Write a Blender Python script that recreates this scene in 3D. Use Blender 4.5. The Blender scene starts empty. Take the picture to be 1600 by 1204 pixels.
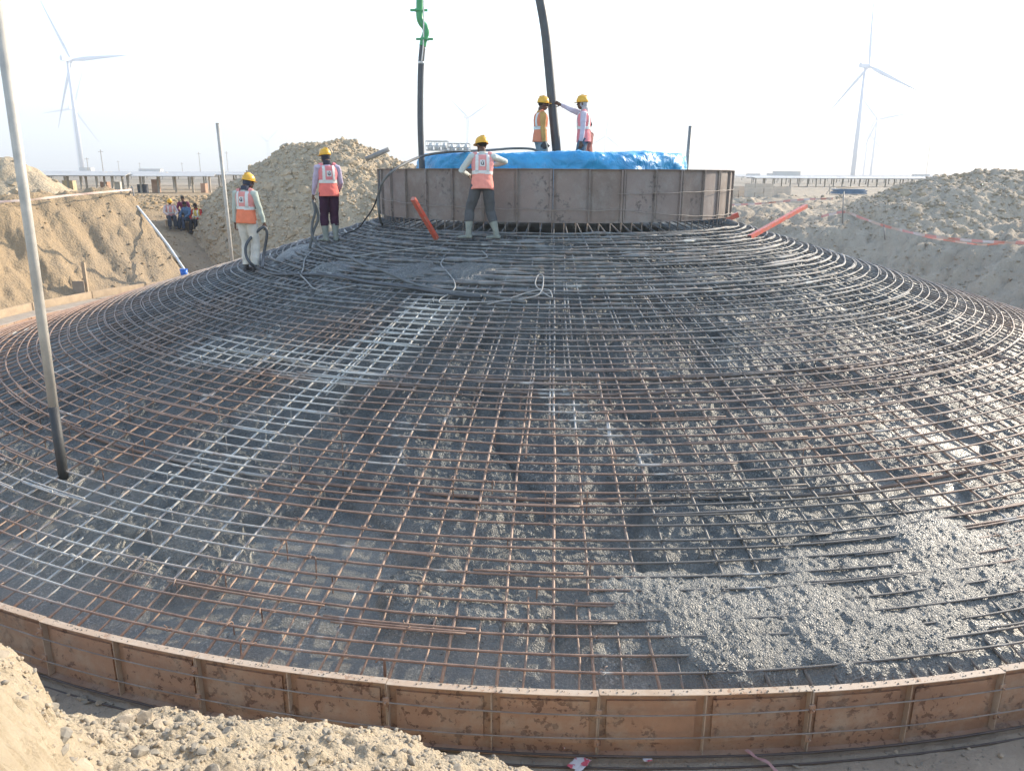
import bpy, math, random
import numpy as np
from mathutils import Vector, Matrix
random.seed(11)
rng = np.random.RandomState(5)
PI = math.pi
SC = bpy.context.scene
COL = SC.collection

# ------------------------------------------------------------------ camera, sky, sun, exposure
EYE = 4.0
PITCH = math.atan(331 / 1200.0)
cam_d = bpy.data.cameras.new('camera'); cam = bpy.data.objects.new('camera', cam_d); COL.objects.link(cam)
cam.location = (0, 0, EYE); cam.rotation_euler = (Matrix.Rotation(PI / 2 - PITCH, 3, 'X') @ Matrix.Rotation(0.0045, 3, 'Z')).to_euler()
cam_d.sensor_width = 36; cam_d.lens = 27.0; cam_d.clip_end = 20000; cam_d.clip_start = 0.05
SC.camera = cam
SUN_AZ, SUN_EL = math.radians(55), math.radians(24)      # from +Y towards +X
W = bpy.data.worlds.new('World'); SC.world = W; W.use_nodes = True
nt = W.node_tree; nt.nodes.clear()
sky = nt.nodes.new('ShaderNodeTexSky'); sky.sky_type = 'NISHITA'; sky.sun_disc = False
sky.sun_elevation = SUN_EL; sky.sun_rotation = SUN_AZ
sky.dust_density = 0.9; sky.air_density = 1.0; sky.ozone_density = 0.9
bg = nt.nodes.new('ShaderNodeBackground'); bg.inputs['Strength'].default_value = 0.15
wo = nt.nodes.new('ShaderNodeOutputWorld')
nt.links.new(sky.outputs[0], bg.inputs[0]); nt.links.new(bg.outputs[0], wo.inputs[0])
sd = bpy.data.lights.new('sun', 'SUN'); sd.energy = 3.4; sd.angle = math.radians(0.6); sd.color = (1, 0.87, 0.70)
sun = bpy.data.objects.new('sun', sd); COL.objects.link(sun)
sdir = Vector((math.sin(SUN_AZ) * math.cos(SUN_EL), math.cos(SUN_AZ) * math.cos(SUN_EL), math.sin(SUN_EL)))
sun.rotation_euler = sdir.to_track_quat('Z', 'Y').to_euler()
SC.view_settings.view_transform = 'Standard'; SC.view_settings.look = 'None'
SC.view_settings.gamma = 1; SC.view_settings.use_curve_mapping = False
SC.view_settings.exposure = 1.66
HAZE = 0.0008

# ------------------------------------------------------------------ measures of the place
CX, CY = 0.893, 17.42          # axis of the foundation
RIM, RDR = 12.82, 3.755        # radius of outer formwork and of the pedestal drum
ZRIM, ZDB, ZDT = 0.535, 3.17, 4.08
PLAIN = 2.25
def at(px, py, Y):
    """survey helper: the place seen in that direction at forward distance Y"""
    c, s = math.cos(PITCH), math.sin(PITCH); u = 602 - py
    d = Vector((px - 800, 1200 * c + u * s, u * c - 1200 * s))
    return Vector((0, 0, EYE)) + d * (Y / d.y)
def at_z(px, py, z):
    d = at(px, py, 1.0) - Vector((0, 0, EYE))
    return Vector((0, 0, EYE)) + d * ((z - EYE) / d.z)
def zc(r): return 3.05 - 0.288 * (r - RDR)
def at_cone(px, py, dz=0.0):
    f = lambda p: p.z - (zc(math.hypot(p.x - CX, p.y - CY)) + dz)
    Y = 3.0
    while Y < 24 and f(at(px, py, Y)) > 0: Y += 0.05
    lo, hi = Y - 0.05, Y
    if Y >= 24:                     # sight line passes just over the cone: nearest approach
        Y = min([3 + .05 * k for k in range(400)], key=lambda q: f(at(px, py, q))); return at(px, py, Y)
    for _ in range(20):
        m = (lo + hi) / 2
        if f(at(px, py, m)) > 0: lo = m
        else: hi = m
    return at(px, py, hi)

# ------------------------------------------------------------------ noise
def _h(ix, iy, seed):
    n = (ix.astype(np.int64) * 374761393 + iy.astype(np.int64) * 668265263 + seed * 974634777) & 0xffffffff
    n = ((n ^ (n >> 13)) * 1274126177) & 0xffffffff
    n = (n ^ (n >> 16)) & 0xffffffff
    return n.astype(np.float64) / 4294967295.0
def vn(x, y, seed=0):
    ix, iy = np.floor(x), np.floor(y); fx, fy = x - ix, y - iy
    fx = fx * fx * (3 - 2 * fx); fy = fy * fy * (3 - 2 * fy)
    a = _h(ix, iy, seed); b = _h(ix + 1, iy, seed); c = _h(ix, iy + 1, seed); d = _h(ix + 1, iy + 1, seed)
    return (a + (b - a) * fx) * (1 - fy) + (c + (d - c) * fx) * fy
def fbm(x, y, seed=0, o=4, g=0.5):
    s = 0; a = 1; t = 0
    for i in range(o):
        s = s + a * (vn(x * 2 ** i + 17.3 * i, y * 2 ** i - 9.1 * i, seed + i) - 0.5); t += a; a *= g
    return s / t * 2
def clod(x, y, seed=0):
    """0..1 rounded lumps, one per cell"""
    ix, iy = np.floor(x), np.floor(y); best = np.zeros_like(x)
    for dx in (-1, 0, 1):
        for dy in (-1, 0, 1):
            jx, jy = ix + dx, iy + dy
            px = jx + _h(jx, jy, seed) ; py = jy + _h(jx, jy, seed + 7)
            rr = 0.35 + 0.5 * _h(jx, jy, seed + 13)
            an = _h(jx, jy, seed + 21) * PI; ex = 1 + 0.6 * _h(jx, jy, seed + 5)
            u = (x - px) * np.cos(an) + (y - py) * np.sin(an); v = -(x - px) * np.sin(an) + (y - py) * np.cos(an)
            d2 = (u * u + (v * ex) ** 2) / rr ** 2
            best = np.maximum(best, np.sqrt(np.clip(1 - d2, 0, 1)) * rr / 0.85)
    return best
def sstep(a, b, x):
    t = np.clip((x - a) / (b - a), 0, 1); return t * t * (3 - 2 * t)

# ------------------------------------------------------------------ object helpers
def link(o, parent=None):
    COL.objects.link(o)
    if parent is not None: o.parent = parent
    return o
def tag(o, label=None, cat=None, group=None, kind=None):
    if label: o['label'] = label
    if cat: o['category'] = cat
    if group: o['group'] = group
    if kind: o['kind'] = kind
    return o
def empty(name, loc=(0, 0, 0), rz=0, label=None, cat=None, group=None):
    o = bpy.data.objects.new(name, None); o.location = loc; o.rotation_euler = (0, 0, rz); o.empty_display_size = 0.1
    return tag(link(o), label, cat, group)
def nobj(name, me, parent=None): return link(bpy.data.objects.new(name, me), parent)
def smooth(me, on=True):
    if len(me.polygons): me.polygons.foreach_set('use_smooth', [on] * len(me.polygons))
    return me
def mesh(name, V, F, mat=None, sm=False):
    me = bpy.data.meshes.new(name); me.from_pydata([tuple(v) for v in V], [], [tuple(f) for f in F])
    if mat: me.materials.append(mat)
    me.update()
    if sm: smooth(me)
    return me
def grid_mesh(name, X, Y, Z, mat, wrap=False, sm=True):
    n, m = X.shape
    me = bpy.data.meshes.new(name)
    V = np.stack([X, Y, Z], -1).reshape(-1, 3).astype(np.float32)
    i = np.arange(n - 1)[:, None]; j = np.arange(m if wrap else m - 1)[None, :]; j2 = (j + 1) % m
    Q = np.stack([i * m + j, i * m + j2, (i + 1) * m + j2, (i + 1) * m + j], -1).reshape(-1, 4)
    me.vertices.add(len(V)); me.vertices.foreach_set('co', V.ravel())
    me.loops.add(Q.size); me.loops.foreach_set('vertex_index', Q.ravel().astype(np.int32))
    me.polygons.add(len(Q)); me.polygons.foreach_set('loop_start', np.arange(0, Q.size, 4, dtype=np.int32))
    me.update(calc_edges=True); me.validate()
    if sm: me.polygons.foreach_set('use_smooth', np.ones(len(me.polygons), dtype=bool))
    me.materials.append(mat)
    return me
class MB:
    def __init__(s): s.V = []; s.F = []
    def add(s, V, F):
        b = len(s.V); s.V += [Vector(v) for v in V]; s.F += [tuple(i + b for i in f) for f in F]
    def box(s, c, d, rot=None):
        V = [Vector((x * d[0] / 2, y * d[1] / 2, z * d[2] / 2)) for x in (-1, 1) for y in (-1, 1) for z in (-1, 1)]
        if rot is not None: V = [rot @ v for v in V]
        s.add([v + Vector(c) for v in V], [(0, 1, 3, 2), (4, 6, 7, 5), (0, 4, 5, 1), (2, 3, 7, 6), (0, 2, 6, 4), (1, 5, 7, 3)])
    def tube(s, pts, r, n=6, side=None, cap=True, closed=False):
        """r: number, list, or list of (a,b)"""
        pts = [Vector(p) for p in pts]; N = len(pts); base = len(s.V); up = Vector(side) if side is not None else None
        prev = None
        for i, p in enumerate(pts):
            if closed: t = pts[(i + 1) % N] - pts[i - 1]
            else: t = pts[min(i + 1, N - 1)] - pts[max(i - 1, 0)]
            if t.length < 1e-9: t = Vector((0, 0, 1))
            t.normalize()
            if up is not None:
                a = up - t * up.dot(t)
                if a.length < 1e-4: a = t.orthogonal()
            elif prev is not None: a = prev - t * prev.dot(t)
            else: a = t.orthogonal()
            a.normalize(); b = t.cross(a); prev = a
            q = r[i] if isinstance(r, (list, tuple)) else r
            ra, rb = q if isinstance(q, (tuple, list)) else (q, q)
            for k in range(n):
                an = 2 * PI * k / n
                s.V.append(p + a * (math.cos(an) * ra) + b * (math.sin(an) * rb))
        for i in range(N if closed else N - 1):
            for k in range(n):
                A = base + i * n; B = base + ((i + 1) % N) * n
                s.F.append((A + k, A + (k + 1) % n, B + (k + 1) % n, B + k))
        if cap and not closed:
            s.F.append(tuple(base + k for k in reversed(range(n)))); s.F.append(tuple(base + (N - 1) * n + k for k in range(n)))
    def ball(s, c, r, n=12, m=8, rot=None):
        c = Vector(c); rx, ry, rz = r if isinstance(r, (tuple, list)) else (r, r, r)
        V = []; F = []
        for i in range(m + 1):
            th = PI * i / m
            for k in range(n):
                an = 2 * PI * k / n
                v = Vector((rx * math.sin(th) * math.cos(an), ry * math.sin(th) * math.sin(an), rz * math.cos(th)))
                if rot is not None: v = rot @ v
                V.append(c + v)
        for i in range(m):
            for k in range(n): F.append((i * n + k, (i + 1) * n + k, (i + 1) * n + (k + 1) % n, i * n + (k + 1) % n))
        s.add(V, F)
    def mesh(s, name, mat, sm=False): return mesh(name, s.V, s.F, mat, sm)
    def build(s, name, mat, parent=None, sm=False): return nobj(name, s.mesh(name, mat, sm), parent)
def crom(P, n=8):
    P = [Vector(p) for p in P]; P = [P[0] * 2 - P[1]] + P + [P[-1] * 2 - P[-2]]; out = []
    for i in range(1, len(P) - 2):
        a, b, c, d = P[i - 1:i + 3]
        for k in range(n):
            t = k / n
            out.append(0.5 * ((2 * b) + (c - a) * t + (2 * a - 5 * b + 4 * c - d) * t * t + (3 * b - 3 * c + d - a) * t ** 3))
    out.append(P[-2]); return out

# ------------------------------------------------------------------ materials
class NT:
    def __init__(s, name):
        s.m = bpy.data.materials.new(name); s.m.use_nodes = True; s.t = s.m.node_tree; s.t.nodes.clear()
        s.out = s.n('ShaderNodeOutputMaterial'); s.b = s.n('ShaderNodeBsdfPrincipled'); s.l(s.b.outputs[0], s.out.inputs['Surface'])
    def n(s, t, **k):
        o = s.t.nodes.new(t)
        for a, v in k.items(): setattr(o, a, v)
        return o
    def l(s, a, b): s.t.links.new(a, b)
    def geo(s): return s.n('ShaderNodeNewGeometry').outputs['Position']
    def obj(s): return s.n('ShaderNodeTexCoord').outputs['Object']
    def noise(s, vec, scale, detail=5, rough=0.6, dist=0.0):
        o = s.n('ShaderNodeTexNoise'); o.inputs['Scale'].default_value = scale; o.inputs['Detail'].default_value = detail
        o.inputs['Roughness'].default_value = rough; o.inputs['Distortion'].default_value = dist; s.l(vec, o.inputs['Vector']); return o.outputs[0]
    def vor(s, vec, scale, feat='F1'):
        o = s.n('ShaderNodeTexVoronoi'); o.feature = feat; o.inputs['Scale'].default_value = scale; s.l(vec, o.inputs['Vector']); return o.outputs[0]
    def map(s, v, a, b, c=0.0, d=1.0):
        o = s.n('ShaderNodeMapRange'); o.inputs[1].default_value = a; o.inputs[2].default_value = b; o.inputs[3].default_value = c; o.inputs[4].default_value = d
        s.l(v, o.inputs[0]); return o.outputs[0]
    def math(s, op, a, b=None, c=None):
        o = s.n('ShaderNodeMath', operation=op)
        for i, v in enumerate((a, b, c)):
            if v is None: continue
            if isinstance(v, (int, float)): o.inputs[i].default_value = v
            else: s.l(v, o.inputs[i])
        return o.outputs[0]
    def mix(s, f, a, b):
        o = s.n('ShaderNodeMix', data_type='RGBA')
        for i, v in ((0, f), (6, a), (7, b)):
            if isinstance(v, (int, float)): o.inputs[i].default_value = v
            elif isinstance(v, tuple): o.inputs[i].default_value = (*v, 1)
            else: s.l(v, o.inputs[i])
        return o.outputs[2]
    def bump(s, h, strength, dist=0.02):
        o = s.n('ShaderNodeBump'); o.inputs['Strength'].default_value = strength; o.inputs['Distance'].default_value = dist
        s.l(h, o.inputs['Height']); s.l(o.outputs[0], s.b.inputs['Normal']); return o
    def set(s, k, v):
        if isinstance(v, (int, float)): s.b.inputs[k].default_value = v
        elif isinstance(v, tuple): s.b.inputs[k].default_value = (*v, 1)
        else: s.l(v, s.b.inputs[k])
        return s
def pm(name, c1, c2=None, scale=8, rough=0.7, metal=0.0, bump=0.2, bscale=None, bdist=0.01, world=False, spec=None, lo=0.35, hi=0.65):
    t = NT(name); v = t.geo() if world else t.obj()
    if c2 is None: c2 = tuple(x * 0.75 for x in c1)
    t.set('Base Color', t.mix(t.map(t.noise(v, scale), lo, hi), c1, c2)); t.set('Roughness', rough); t.set('Metallic', metal)
    if spec is not None: t.set('Specular IOR Level', spec)
    if bump: t.bump(t.noise(v, bscale or scale * 4, 4), bump, bdist)
    return t.m

# soil: same sand-clay everywhere, redder and yellower to the west, backlit shade on the east painted in as a greyer tint
def soil_mat(name, A, B, Cc, big=0.5, fine=14.0, bump=0.5):
    t = NT(name); p = t.geo()
    f1 = t.map(t.noise(p, big, 6, 0.6), 0.35, 0.68); f2 = t.map(t.noise(p, big * 7, 5, 0.65), 0.4, 0.62)
    c = t.mix(f1, A, B); c = t.mix(t.math('MULTIPLY', f2, 0.6), c, Cc)
    pebble = t.map(t.noise(p, fine * 3, 3), 0.55, 0.75)
    c = t.mix(t.math('MULTIPLY', pebble, 0.35), c, tuple(x * 1.25 for x in A))
    t.set('Base Color', c); t.set('Roughness', 0.95); t.set('Specular IOR Level', 0.15)
    h = t.math('ADD', t.noise(p, fine, 8, 0.7), t.math('MULTIPLY', t.vor(p, fine * 1.5), -0.35))
    t.bump(h, bump, 0.11)
    return t
def ground_mat():
    t = soil_mat('ground_soil', (0.34, 0.27, 0.19), (0.25, 0.205, 0.15), (0.30, 0.25, 0.19), 0.3, 9, 0.6)
    base = t.b.inputs['Base Color'].links[0].from_socket
    p = t.geo(); sx = t.n('ShaderNodeSeparateXYZ'); t.l(p, sx.inputs[0])
    west = t.map(t.math('ADD', sx.outputs[0], t.math('MULTIPLY', t.noise(p, 0.25), 6)), -6, -14)
    c = t.mix(west, base, t.mix(t.map(t.noise(p, 0.8, 6, 0.65), 0.35, 0.65), (0.40, 0.285, 0.16), (0.29, 0.215, 0.13)))
    east = t.map(sx.outputs[0], 6, 12)
    c = t.mix(t.math('MULTIPLY', east, 0.75), c, t.mix(t.map(t.noise(p, 1.2, 6), 0.35, 0.65), (0.41, 0.345, 0.26), (0.51, 0.435, 0.33)))  # greyer eastern tint puts the backlit, shaded look into the soil colour
    # trodden grey floor of the pit near the formwork
    low = t.map(sx.outputs[2], 0.35, 0.05)
    c = t.mix(t.math('MULTIPLY', low, 0.8), c, t.mix(t.map(t.noise(p, 3, 6), 0.35, 0.65), (0.42, 0.35, 0.265), (0.33, 0.275, 0.21)))
    # far country
    dist = t.n('ShaderNodeVectorMath', operation='LENGTH'); t.l(p, dist.inputs[0])
    far = t.map(dist.outputs['Value'], 55, 140)
    c = t.mix(far, c, t.mix(t.map(t.noise(p, 0.03, 8, 0.7), 0.4, 0.6), (0.24, 0.21, 0.16), (0.37, 0.32, 0.25)))
    t.set('Base Color', c); return t.m
M = {}
M['ground'] = ground_mat()
M['mound'] = soil_mat('mound_soil', (0.47, 0.375, 0.255), (0.35, 0.285, 0.20), (0.51, 0.42, 0.29), 0.5, 9, 0.7).m
M['heap'] = soil_mat('heap_soil', (0.48, 0.395, 0.295), (0.39, 0.325, 0.24), (0.52, 0.44, 0.33), 0.5, 9, 0.7).m
M['near'] = soil_mat('near_soil', (0.47, 0.39, 0.275), (0.40, 0.33, 0.23), (0.52, 0.44, 0.32), 1.6, 42, 0.6).m
M['clod'] = pm('clod_soil', (0.49, 0.395, 0.275), (0.35, 0.285, 0.20), 3, 0.95, bump=0.6, bscale=12, bdist=0.03, spec=0.1, world=True)
M['stone'] = pm('stone', (0.34, 0.295, 0.225), (0.21, 0.195, 0.165), 9, 0.9, bump=0.5, bscale=30, bdist=0.01, spec=0.2, world=True)
M['stone_pale'] = pm('stone_pale', (0.41, 0.34, 0.25), (0.33, 0.275, 0.20), 9, 0.9, bump=0.5, bscale=30, bdist=0.01, spec=0.2, world=True)

# wet concrete
def concrete_mat():
    t = NT('wet_concrete'); p = t.geo()
    sx = t.n('ShaderNodeSeparateXYZ'); t.l(p, sx.inputs[0])
    dx = t.math('SUBTRACT', sx.outputs[0], CX); dy = t.math('SUBTRACT', sx.outputs[1], CY)
    r = t.math('SQRT', t.math('ADD', t.math('MULTIPLY', dx, dx), t.math('MULTIPLY', dy, dy)))
    n1 = t.map(t.noise(p, 2.2, 6, 0.65), 0.35, 0.65)
    c = t.mix(n1, (0.104, 0.114, 0.106), (0.185, 0.192, 0.172))
    # pale dried slurry close to the formwork and streaks across it
    edge = t.map(t.math('ADD', r, t.math('MULTIPLY', t.noise(p, 1.3), 2.8)), 12.1, 13.0)
    st = t.map(t.noise(p, 9, 5, 0.7, 1.5), 0.47, 0.6)
    west = t.map(t.math('ADD', dx, t.math('MULTIPLY', t.noise(p, 1.1), 2)), 3.0, -1.5)
    c = t.mix(t.math('MULTIPLY', t.math('MULTIPLY', edge, t.map(st, 0, 1, 0.35, 1.0)), t.map(west, 0, 1, .25, .9)), c, (0.40, 0.36, 0.28))
    sl = t.n('ShaderNodeAttribute', attribute_name='paste').outputs['Fac']
    c = t.mix(t.math('MULTIPLY', sl, .75), c, t.mix(t.map(t.noise(p, 4, 5, .6), .35, .65), (0.20, 0.205, 0.18), (0.31, 0.285, 0.225)))
    # fine aggregate: dark joints and paler grains
    g = t.vor(p, 70); c = t.mix(t.map(g, 0.1, 0.55, 0.0, 0.35), c, (0.05, 0.056, 0.06))
    c = t.mix(t.math('MULTIPLY', t.map(t.noise(p, 45, 3), 0.54, 0.64, 0, 0.8), t.map(t.noise(p, 1.7, 4), 0.42, 0.6)), c, (0.42, 0.40, 0.34))
    t.set('Base Color', c)
    t.set('Roughness', t.math('SUBTRACT', t.map(t.noise(p, 1.6, 4), 0.3, 0.7, 0.32, 0.58), t.math('MULTIPLY', sl, .1))); t.set('Specular IOR Level', 0.5)
    h = t.math('ADD', t.noise(p, 38, 5, 0.65), t.math('MULTIPLY', g, -0.5))
    h = t.math('MULTIPLY', h, t.map(sl, 0, 1, 1, .25))
    t.bump(h, 0.9, 0.024)
    return t.m
M['concrete'] = concrete_mat()

S0 = at_cone(690, 475); S1 = at_cone(395, 690); S2 = at_cone(60, 900)
def rebar_mat(name, rust1, rust2, dens=1.0):
    t = NT(name); p = t.geo(); sx = t.n('ShaderNodeSeparateXYZ'); t.l(p, sx.inputs[0]); X, Y = sx.outputs[0], sx.outputs[1]
    c = t.mix(t.map(t.noise(p, 7, 5, 0.7), 0.35, 0.65), rust1, rust2)
    dx = t.math('SUBTRACT', X, CX); dy = t.math('SUBTRACT', Y, CY)
    r = t.math('SQRT', t.math('ADD', t.math('MULTIPLY', dx, dx), t.math('MULTIPLY', dy, dy)))
    # dull grey cement film on everything near the pedestal, where the pour splashed
    rn = t.math('ADD', r, t.math('MULTIPLY', t.math('SUBTRACT', t.noise(p, 0.6, 5), 0.5), 6.0))
    f = t.map(rn, 10.2, 7.0, 0, 0.95)
    fn = t.math('MULTIPLY', f, t.map(t.noise(p, 9, 4), 0.3, 0.52, 0.55, 1))
    c = t.mix(fn, c, t.mix(t.map(t.noise(p, 5, 4), 0.4, 0.6), (0.10, 0.112, 0.115), (0.20, 0.21, 0.205)))
    dv = t.n('ShaderNodeVectorMath', operation='DISTANCE'); t.l(p, dv.inputs[0]); dv.inputs[1].default_value = tuple(at_cone(1290, 930)); wet = t.math('ADD', dv.outputs['Value'], t.math('MULTIPLY', t.noise(p, 1.5), 1.6))
    c = t.mix(t.map(wet, 3.0, 2.2, 0, .85), c, (0.12, 0.125, 0.115))
    # pale spatter band dropped from the hose, running from the pedestal to the west rim
    def seg(A, B, w):
        d = (B - A).to_2d(); L = d.length; d.normalize(); nx, ny = -d.y, d.x
        q = t.math('ADD', t.math('MULTIPLY', t.math('SUBTRACT', X, A.x), nx), t.math('MULTIPLY', t.math('SUBTRACT', Y, A.y), ny))
        al = t.math('ADD', t.math('MULTIPLY', t.math('SUBTRACT', X, A.x), d.x), t.math('MULTIPLY', t.math('SUBTRACT', Y, A.y), d.y))
        near = t.map(t.math('ADD', t.math('ABSOLUTE', q), t.math('MULTIPLY', t.math('SUBTRACT', t.noise(p, 2.0), 0.5), 0.8)), w, w * 0.4)
        return t.math('MULTIPLY', near, t.math('MULTIPLY', t.map(al, -0.3, 0.2), t.map(al, L + 0.3, L)))
    s = t.math('MAXIMUM', seg(S0, S1, 0.62), seg(S1, S2, 0.85))
    for (A_, B_, w_) in ((at_cone(-40, 745), at_cone(390, 850), .36), (at_cone(300, 550), at_cone(580, 570), .5), (at_cone(160, 800), at_cone(300, 870), .4)): s = t.math('MAXIMUM', s, t.math('MULTIPLY', seg(A_, B_, w_), .85))
    s = t.math('MAXIMUM', s, t.map(t.noise(p, 1.1, 4, 0.6), 0.64, 0.68, 0, 0.8))
    s = t.math('MULTIPLY', s, t.map(t.noise(p, 8, 4, .7), 0.34, 0.5, 0.25, 1))
    c = t.mix(s, c, (0.47, 0.47, 0.43))
    t.set('Base Color', c); t.set('Roughness', t.map(t.math('MAXIMUM', fn, s), 0, 1, 0.55, 0.7)); t.set('Metallic', 0.0); t.set('Specular IOR Level', 0.5)
    t.bump(t.noise(p, 90, 3, 0.6), 0.5, 0.004)
    return t.m
M['ring'] = rebar_mat('rusty_ring_bar', (0.35, 0.225, 0.155), (0.19, 0.122, 0.088))
M['radial'] = rebar_mat('rusty_radial_bar', (0.45, 0.30, 0.205), (0.25, 0.162, 0.112))

def form_mat(name, c1, c2, scale_c, grey, pk=.5):
    t = NT(name); p = t.geo()
    oi = t.n('ShaderNodeObjectInfo').outputs['Random']
    c = t.mix(t.map(t.noise(p, 1.7, 6, 0.65), 0.35, 0.65), c1, c2)
    c = t.mix(t.math('MULTIPLY', oi, .5), c, tuple(x * k for x, k in zip(c1, (1.25, 1.35, 1.5))))
    peel = t.math('MULTIPLY', t.map(t.noise(p, 13, 7, 0.68, 0.2), 0.55, 0.57), t.map(t.noise(p, 1.3, 3), pk, pk + .04))
    c = t.mix(t.math('MULTIPLY', peel, 0.75), c, scale_c)
    dust = t.map(t.noise(p, 2.4, 7, 0.75), 0.47, 0.66)
    c = t.mix(t.math('MULTIPLY', dust, 0.6), c, grey)
    c = t.mix(t.map(t.noise(p, 40, 4, 0.7), 0.55, 0.75, 0, 0.3), c, tuple(x * 0.5 for x in c1))
    t.set('Base Color', c); t.set('Roughness', 0.75); t.set('Specular IOR Level', 0.3)
    t.bump(t.math('SUBTRACT', t.noise(p, 20, 6, 0.7), t.math('MULTIPLY', peel, 0.4)), 0.35, 0.006)
    return t.m
M['form'] = form_mat('rusty_form_steel', (0.41, 0.250, 0.158), (0.30, 0.185, 0.12), (0.13, 0.072, 0.05), (0.46, 0.39, 0.30), .42)
M['flange'] = form_mat('form_flange', (0.46, 0.35, 0.25), (0.37, 0.265, 0.18), (0.3, 0.17, 0.1), (0.5, 0.45, 0.37))
M['drum'] = form_mat('cement_stained_steel', (0.235, 0.185, 0.155), (0.175, 0.142, 0.122), (0.09, 0.08, 0.075), (0.30, 0.285, 0.26), .56)
M['drum_edge'] = form_mat('drum_edge_steel', (0.27, 0.22, 0.185), (0.2, 0.17, 0.15), (0.12, 0.10, 0.09), (0.33, 0.31, 0.28))
M['wire'] = pm('tie_wire', (0.33, 0.29, 0.25), (0.22, 0.18, 0.15), 6, 0.6, bump=0)
M['blacksteel'] = pm('dark_rod', (0.10, 0.08, 0.07), (0.06, 0.05, 0.045), 6, 0.6, bump=0)

# ------------------------------------------------------------------ ground sheet with the pit
def pit(x, y):
    dx, dy = x - CX, y - CY; r = np.hypot(dx, dy); th = np.degrees(np.arctan2(dy, dx)) % 360
    def a(pts):   # angle-wise interpolation
        A, B = zip(*pts); return np.interp(th, A, B, period=360)
    wob = fbm(th * 0.12, th * 0 + 3.3, 3, 3) * 0.5
    rb = a([(0, 15.0), (45, 15.0), (75, 14.6), (112, 14.4), (116, 15.5), (138, 15.5), (143, 15.0), (160, 14.9), (200, 14.9), (235, 15.0), (250, 14.4), (290, 14.4), (320, 14.6)]) + wob
    rcv = a([(0, 18.0), (20, 18.2), (45, 18.4), (75, 17.5), (110, 17), (118, 27), (138, 27), (142.5, 18.6), (160, 18.5), (180, 18.3), (215, 18.5), (250, 16.4), (290, 16.4), (320, 17.5)]) + wob
    zcv = a([(0, 1.7), (20, 1.8), (50, 1.95), (80, 2.2), (110, 2.3), (118, 2.25), (138, 2.25), (142, 3.25), (146, 3.3), (160, 3.12), (180, 3.05), (215, 2.6), (250, 2.15), (290, 2.1), (330, 1.8)])
    t = np.clip((r - rb) / (rcv - rb), 0, 1)
    w = t * t * (3 - 2 * t) * 0.35 + t * 0.65
    h = w * zcv
    out = a([(0, 14), (60, 10), (115, 6), (140, 7), (200, 8), (250, 5), (330, 10)])
    k = sstep(0, 1, (r - rcv) / out)
    h = np.where(r > rcv, zcv * (1 - k) + PLAIN * k, h)
    ramp = ((th > 114) & (th < 143) & (r < 30))
    slope = (t > 0.02)
    gl = fbm(th * 0.55, r * 0.15, 9, 3) * np.sin(np.clip(t, 0, 1) * PI) * 0.28     # run-off gullies down the banks
    lum = 0.13 * fbm(x * 1.1, y * 1.1, 31, 6, 0.62) + 0.05 * fbm(x * 5, y * 5, 33, 3, .6) + 0.07 * clod(x * 2.3, y * 2.3, 44) * (0.3 + vn(x * .4, y * .4, 2)) + 0.03 * clod(x * 6, y * 6, 45)
    flat = sstep(16, 13.6, r)
    west = sstep(-8, -12, x)
    rough = a([(0, 2.8), (60, 2.4), (100, 1.0), (118, 0.5), (135, 0.5), (145, 1.9), (200, 2.0), (250, 1.0), (330, 1.5)])
    far = sstep(60, 25, r)
    h = h + (gl * slope + lum * rough * (0.35 + 0.65 * far)) * (1 - flat * 0.85)
    # undulating rough ground on the east side, spoil ridge behind the pit
    h = h + sstep(4, 9, x) * sstep(18.2, 21, r) * sstep(60, 35, r) * (0.45 * fbm(x * .35, y * .35, 77, 4) + 0.10 + 0.10 * clod(x * 1.2, y * 1.2, 4))
    h = h + sstep(70, 200, r) * fbm(x * .02, y * .02, 88, 3) * 0.5
    return h
def make_ground():
    fa = np.radians(np.arange(-40, 40.01, 0.15)); ca = np.radians(np.arange(40.8, 320, 1.2))
    ang = np.concatenate([fa, ca])
    rr = [0.6]
    while rr[-1] < 9000:
        q = rr[-1]; rr.append(q * (1.03 if q < 12 else 1.0052 if q < 52 else 1.015 if q < 300 else 1.08))
    rr = np.array(rr)
    A, R = np.meshgrid(ang, rr); X = R * np.sin(A); Y = R * np.cos(A)
    Z = pit(X, Y)
    me = grid_mesh('ground', X, Y, Z, M['ground'], wrap=True)
    g = nobj('ground', me); tag(g, kind='structure'); return g
ground = make_ground()
def gz(x, y): return float(pit(np.array([float(x)]), np.array([float(y)]))[0])

# ------------------------------------------------------------------ rocks
def rock_mesh(name, seed, mat, flat=0.65):
    import bmesh
    bm = bmesh.new(); bmesh.ops.create_icosphere(bm, subdivisions=2, radius=1.0)
    rs = np.random.RandomState(seed)
    planes = [(Vector(rs.normal(size=3)).normalized(), 0.38 + 0.34 * rs.rand()) for _ in range(11)]
    for v in bm.verts:
        for n, d in planes:
            k = v.co.dot(n)
            if k > d: v.co -= n * (k - d)
        v.co *= 1 + 0.035 * rs.randn()
        v.co.z *= flat
    bmesh.ops.dissolve_degenerate(bm, dist=0.02, edges=bm.edges)
    me = bpy.data.meshes.new(name); bm.to_mesh(me); bm.free(); me.materials.append(mat); return me
ROCK = [rock_mesh('stone', i, M['stone']) for i in range(4)] + [rock_mesh('stone', 10 + i, M['stone_pale']) for i in range(4)]
CLOD = [rock_mesh('clod', 20 + i, M['clod'], 0.8) for i in range(5)]
def place_rock(name, me, x, y, z, s, parent):
    o = nobj(name, me, parent); o.location = (x, y, z)
    o.rotation_euler = (random.uniform(-.5, .5), random.uniform(-.5, .5), random.uniform(0, 6.28))
    o.scale = (s * random.uniform(.8, 1.3), s * random.uniform(.7, 1.1), s * random.uniform(.6, 1.0)); return o

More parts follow.
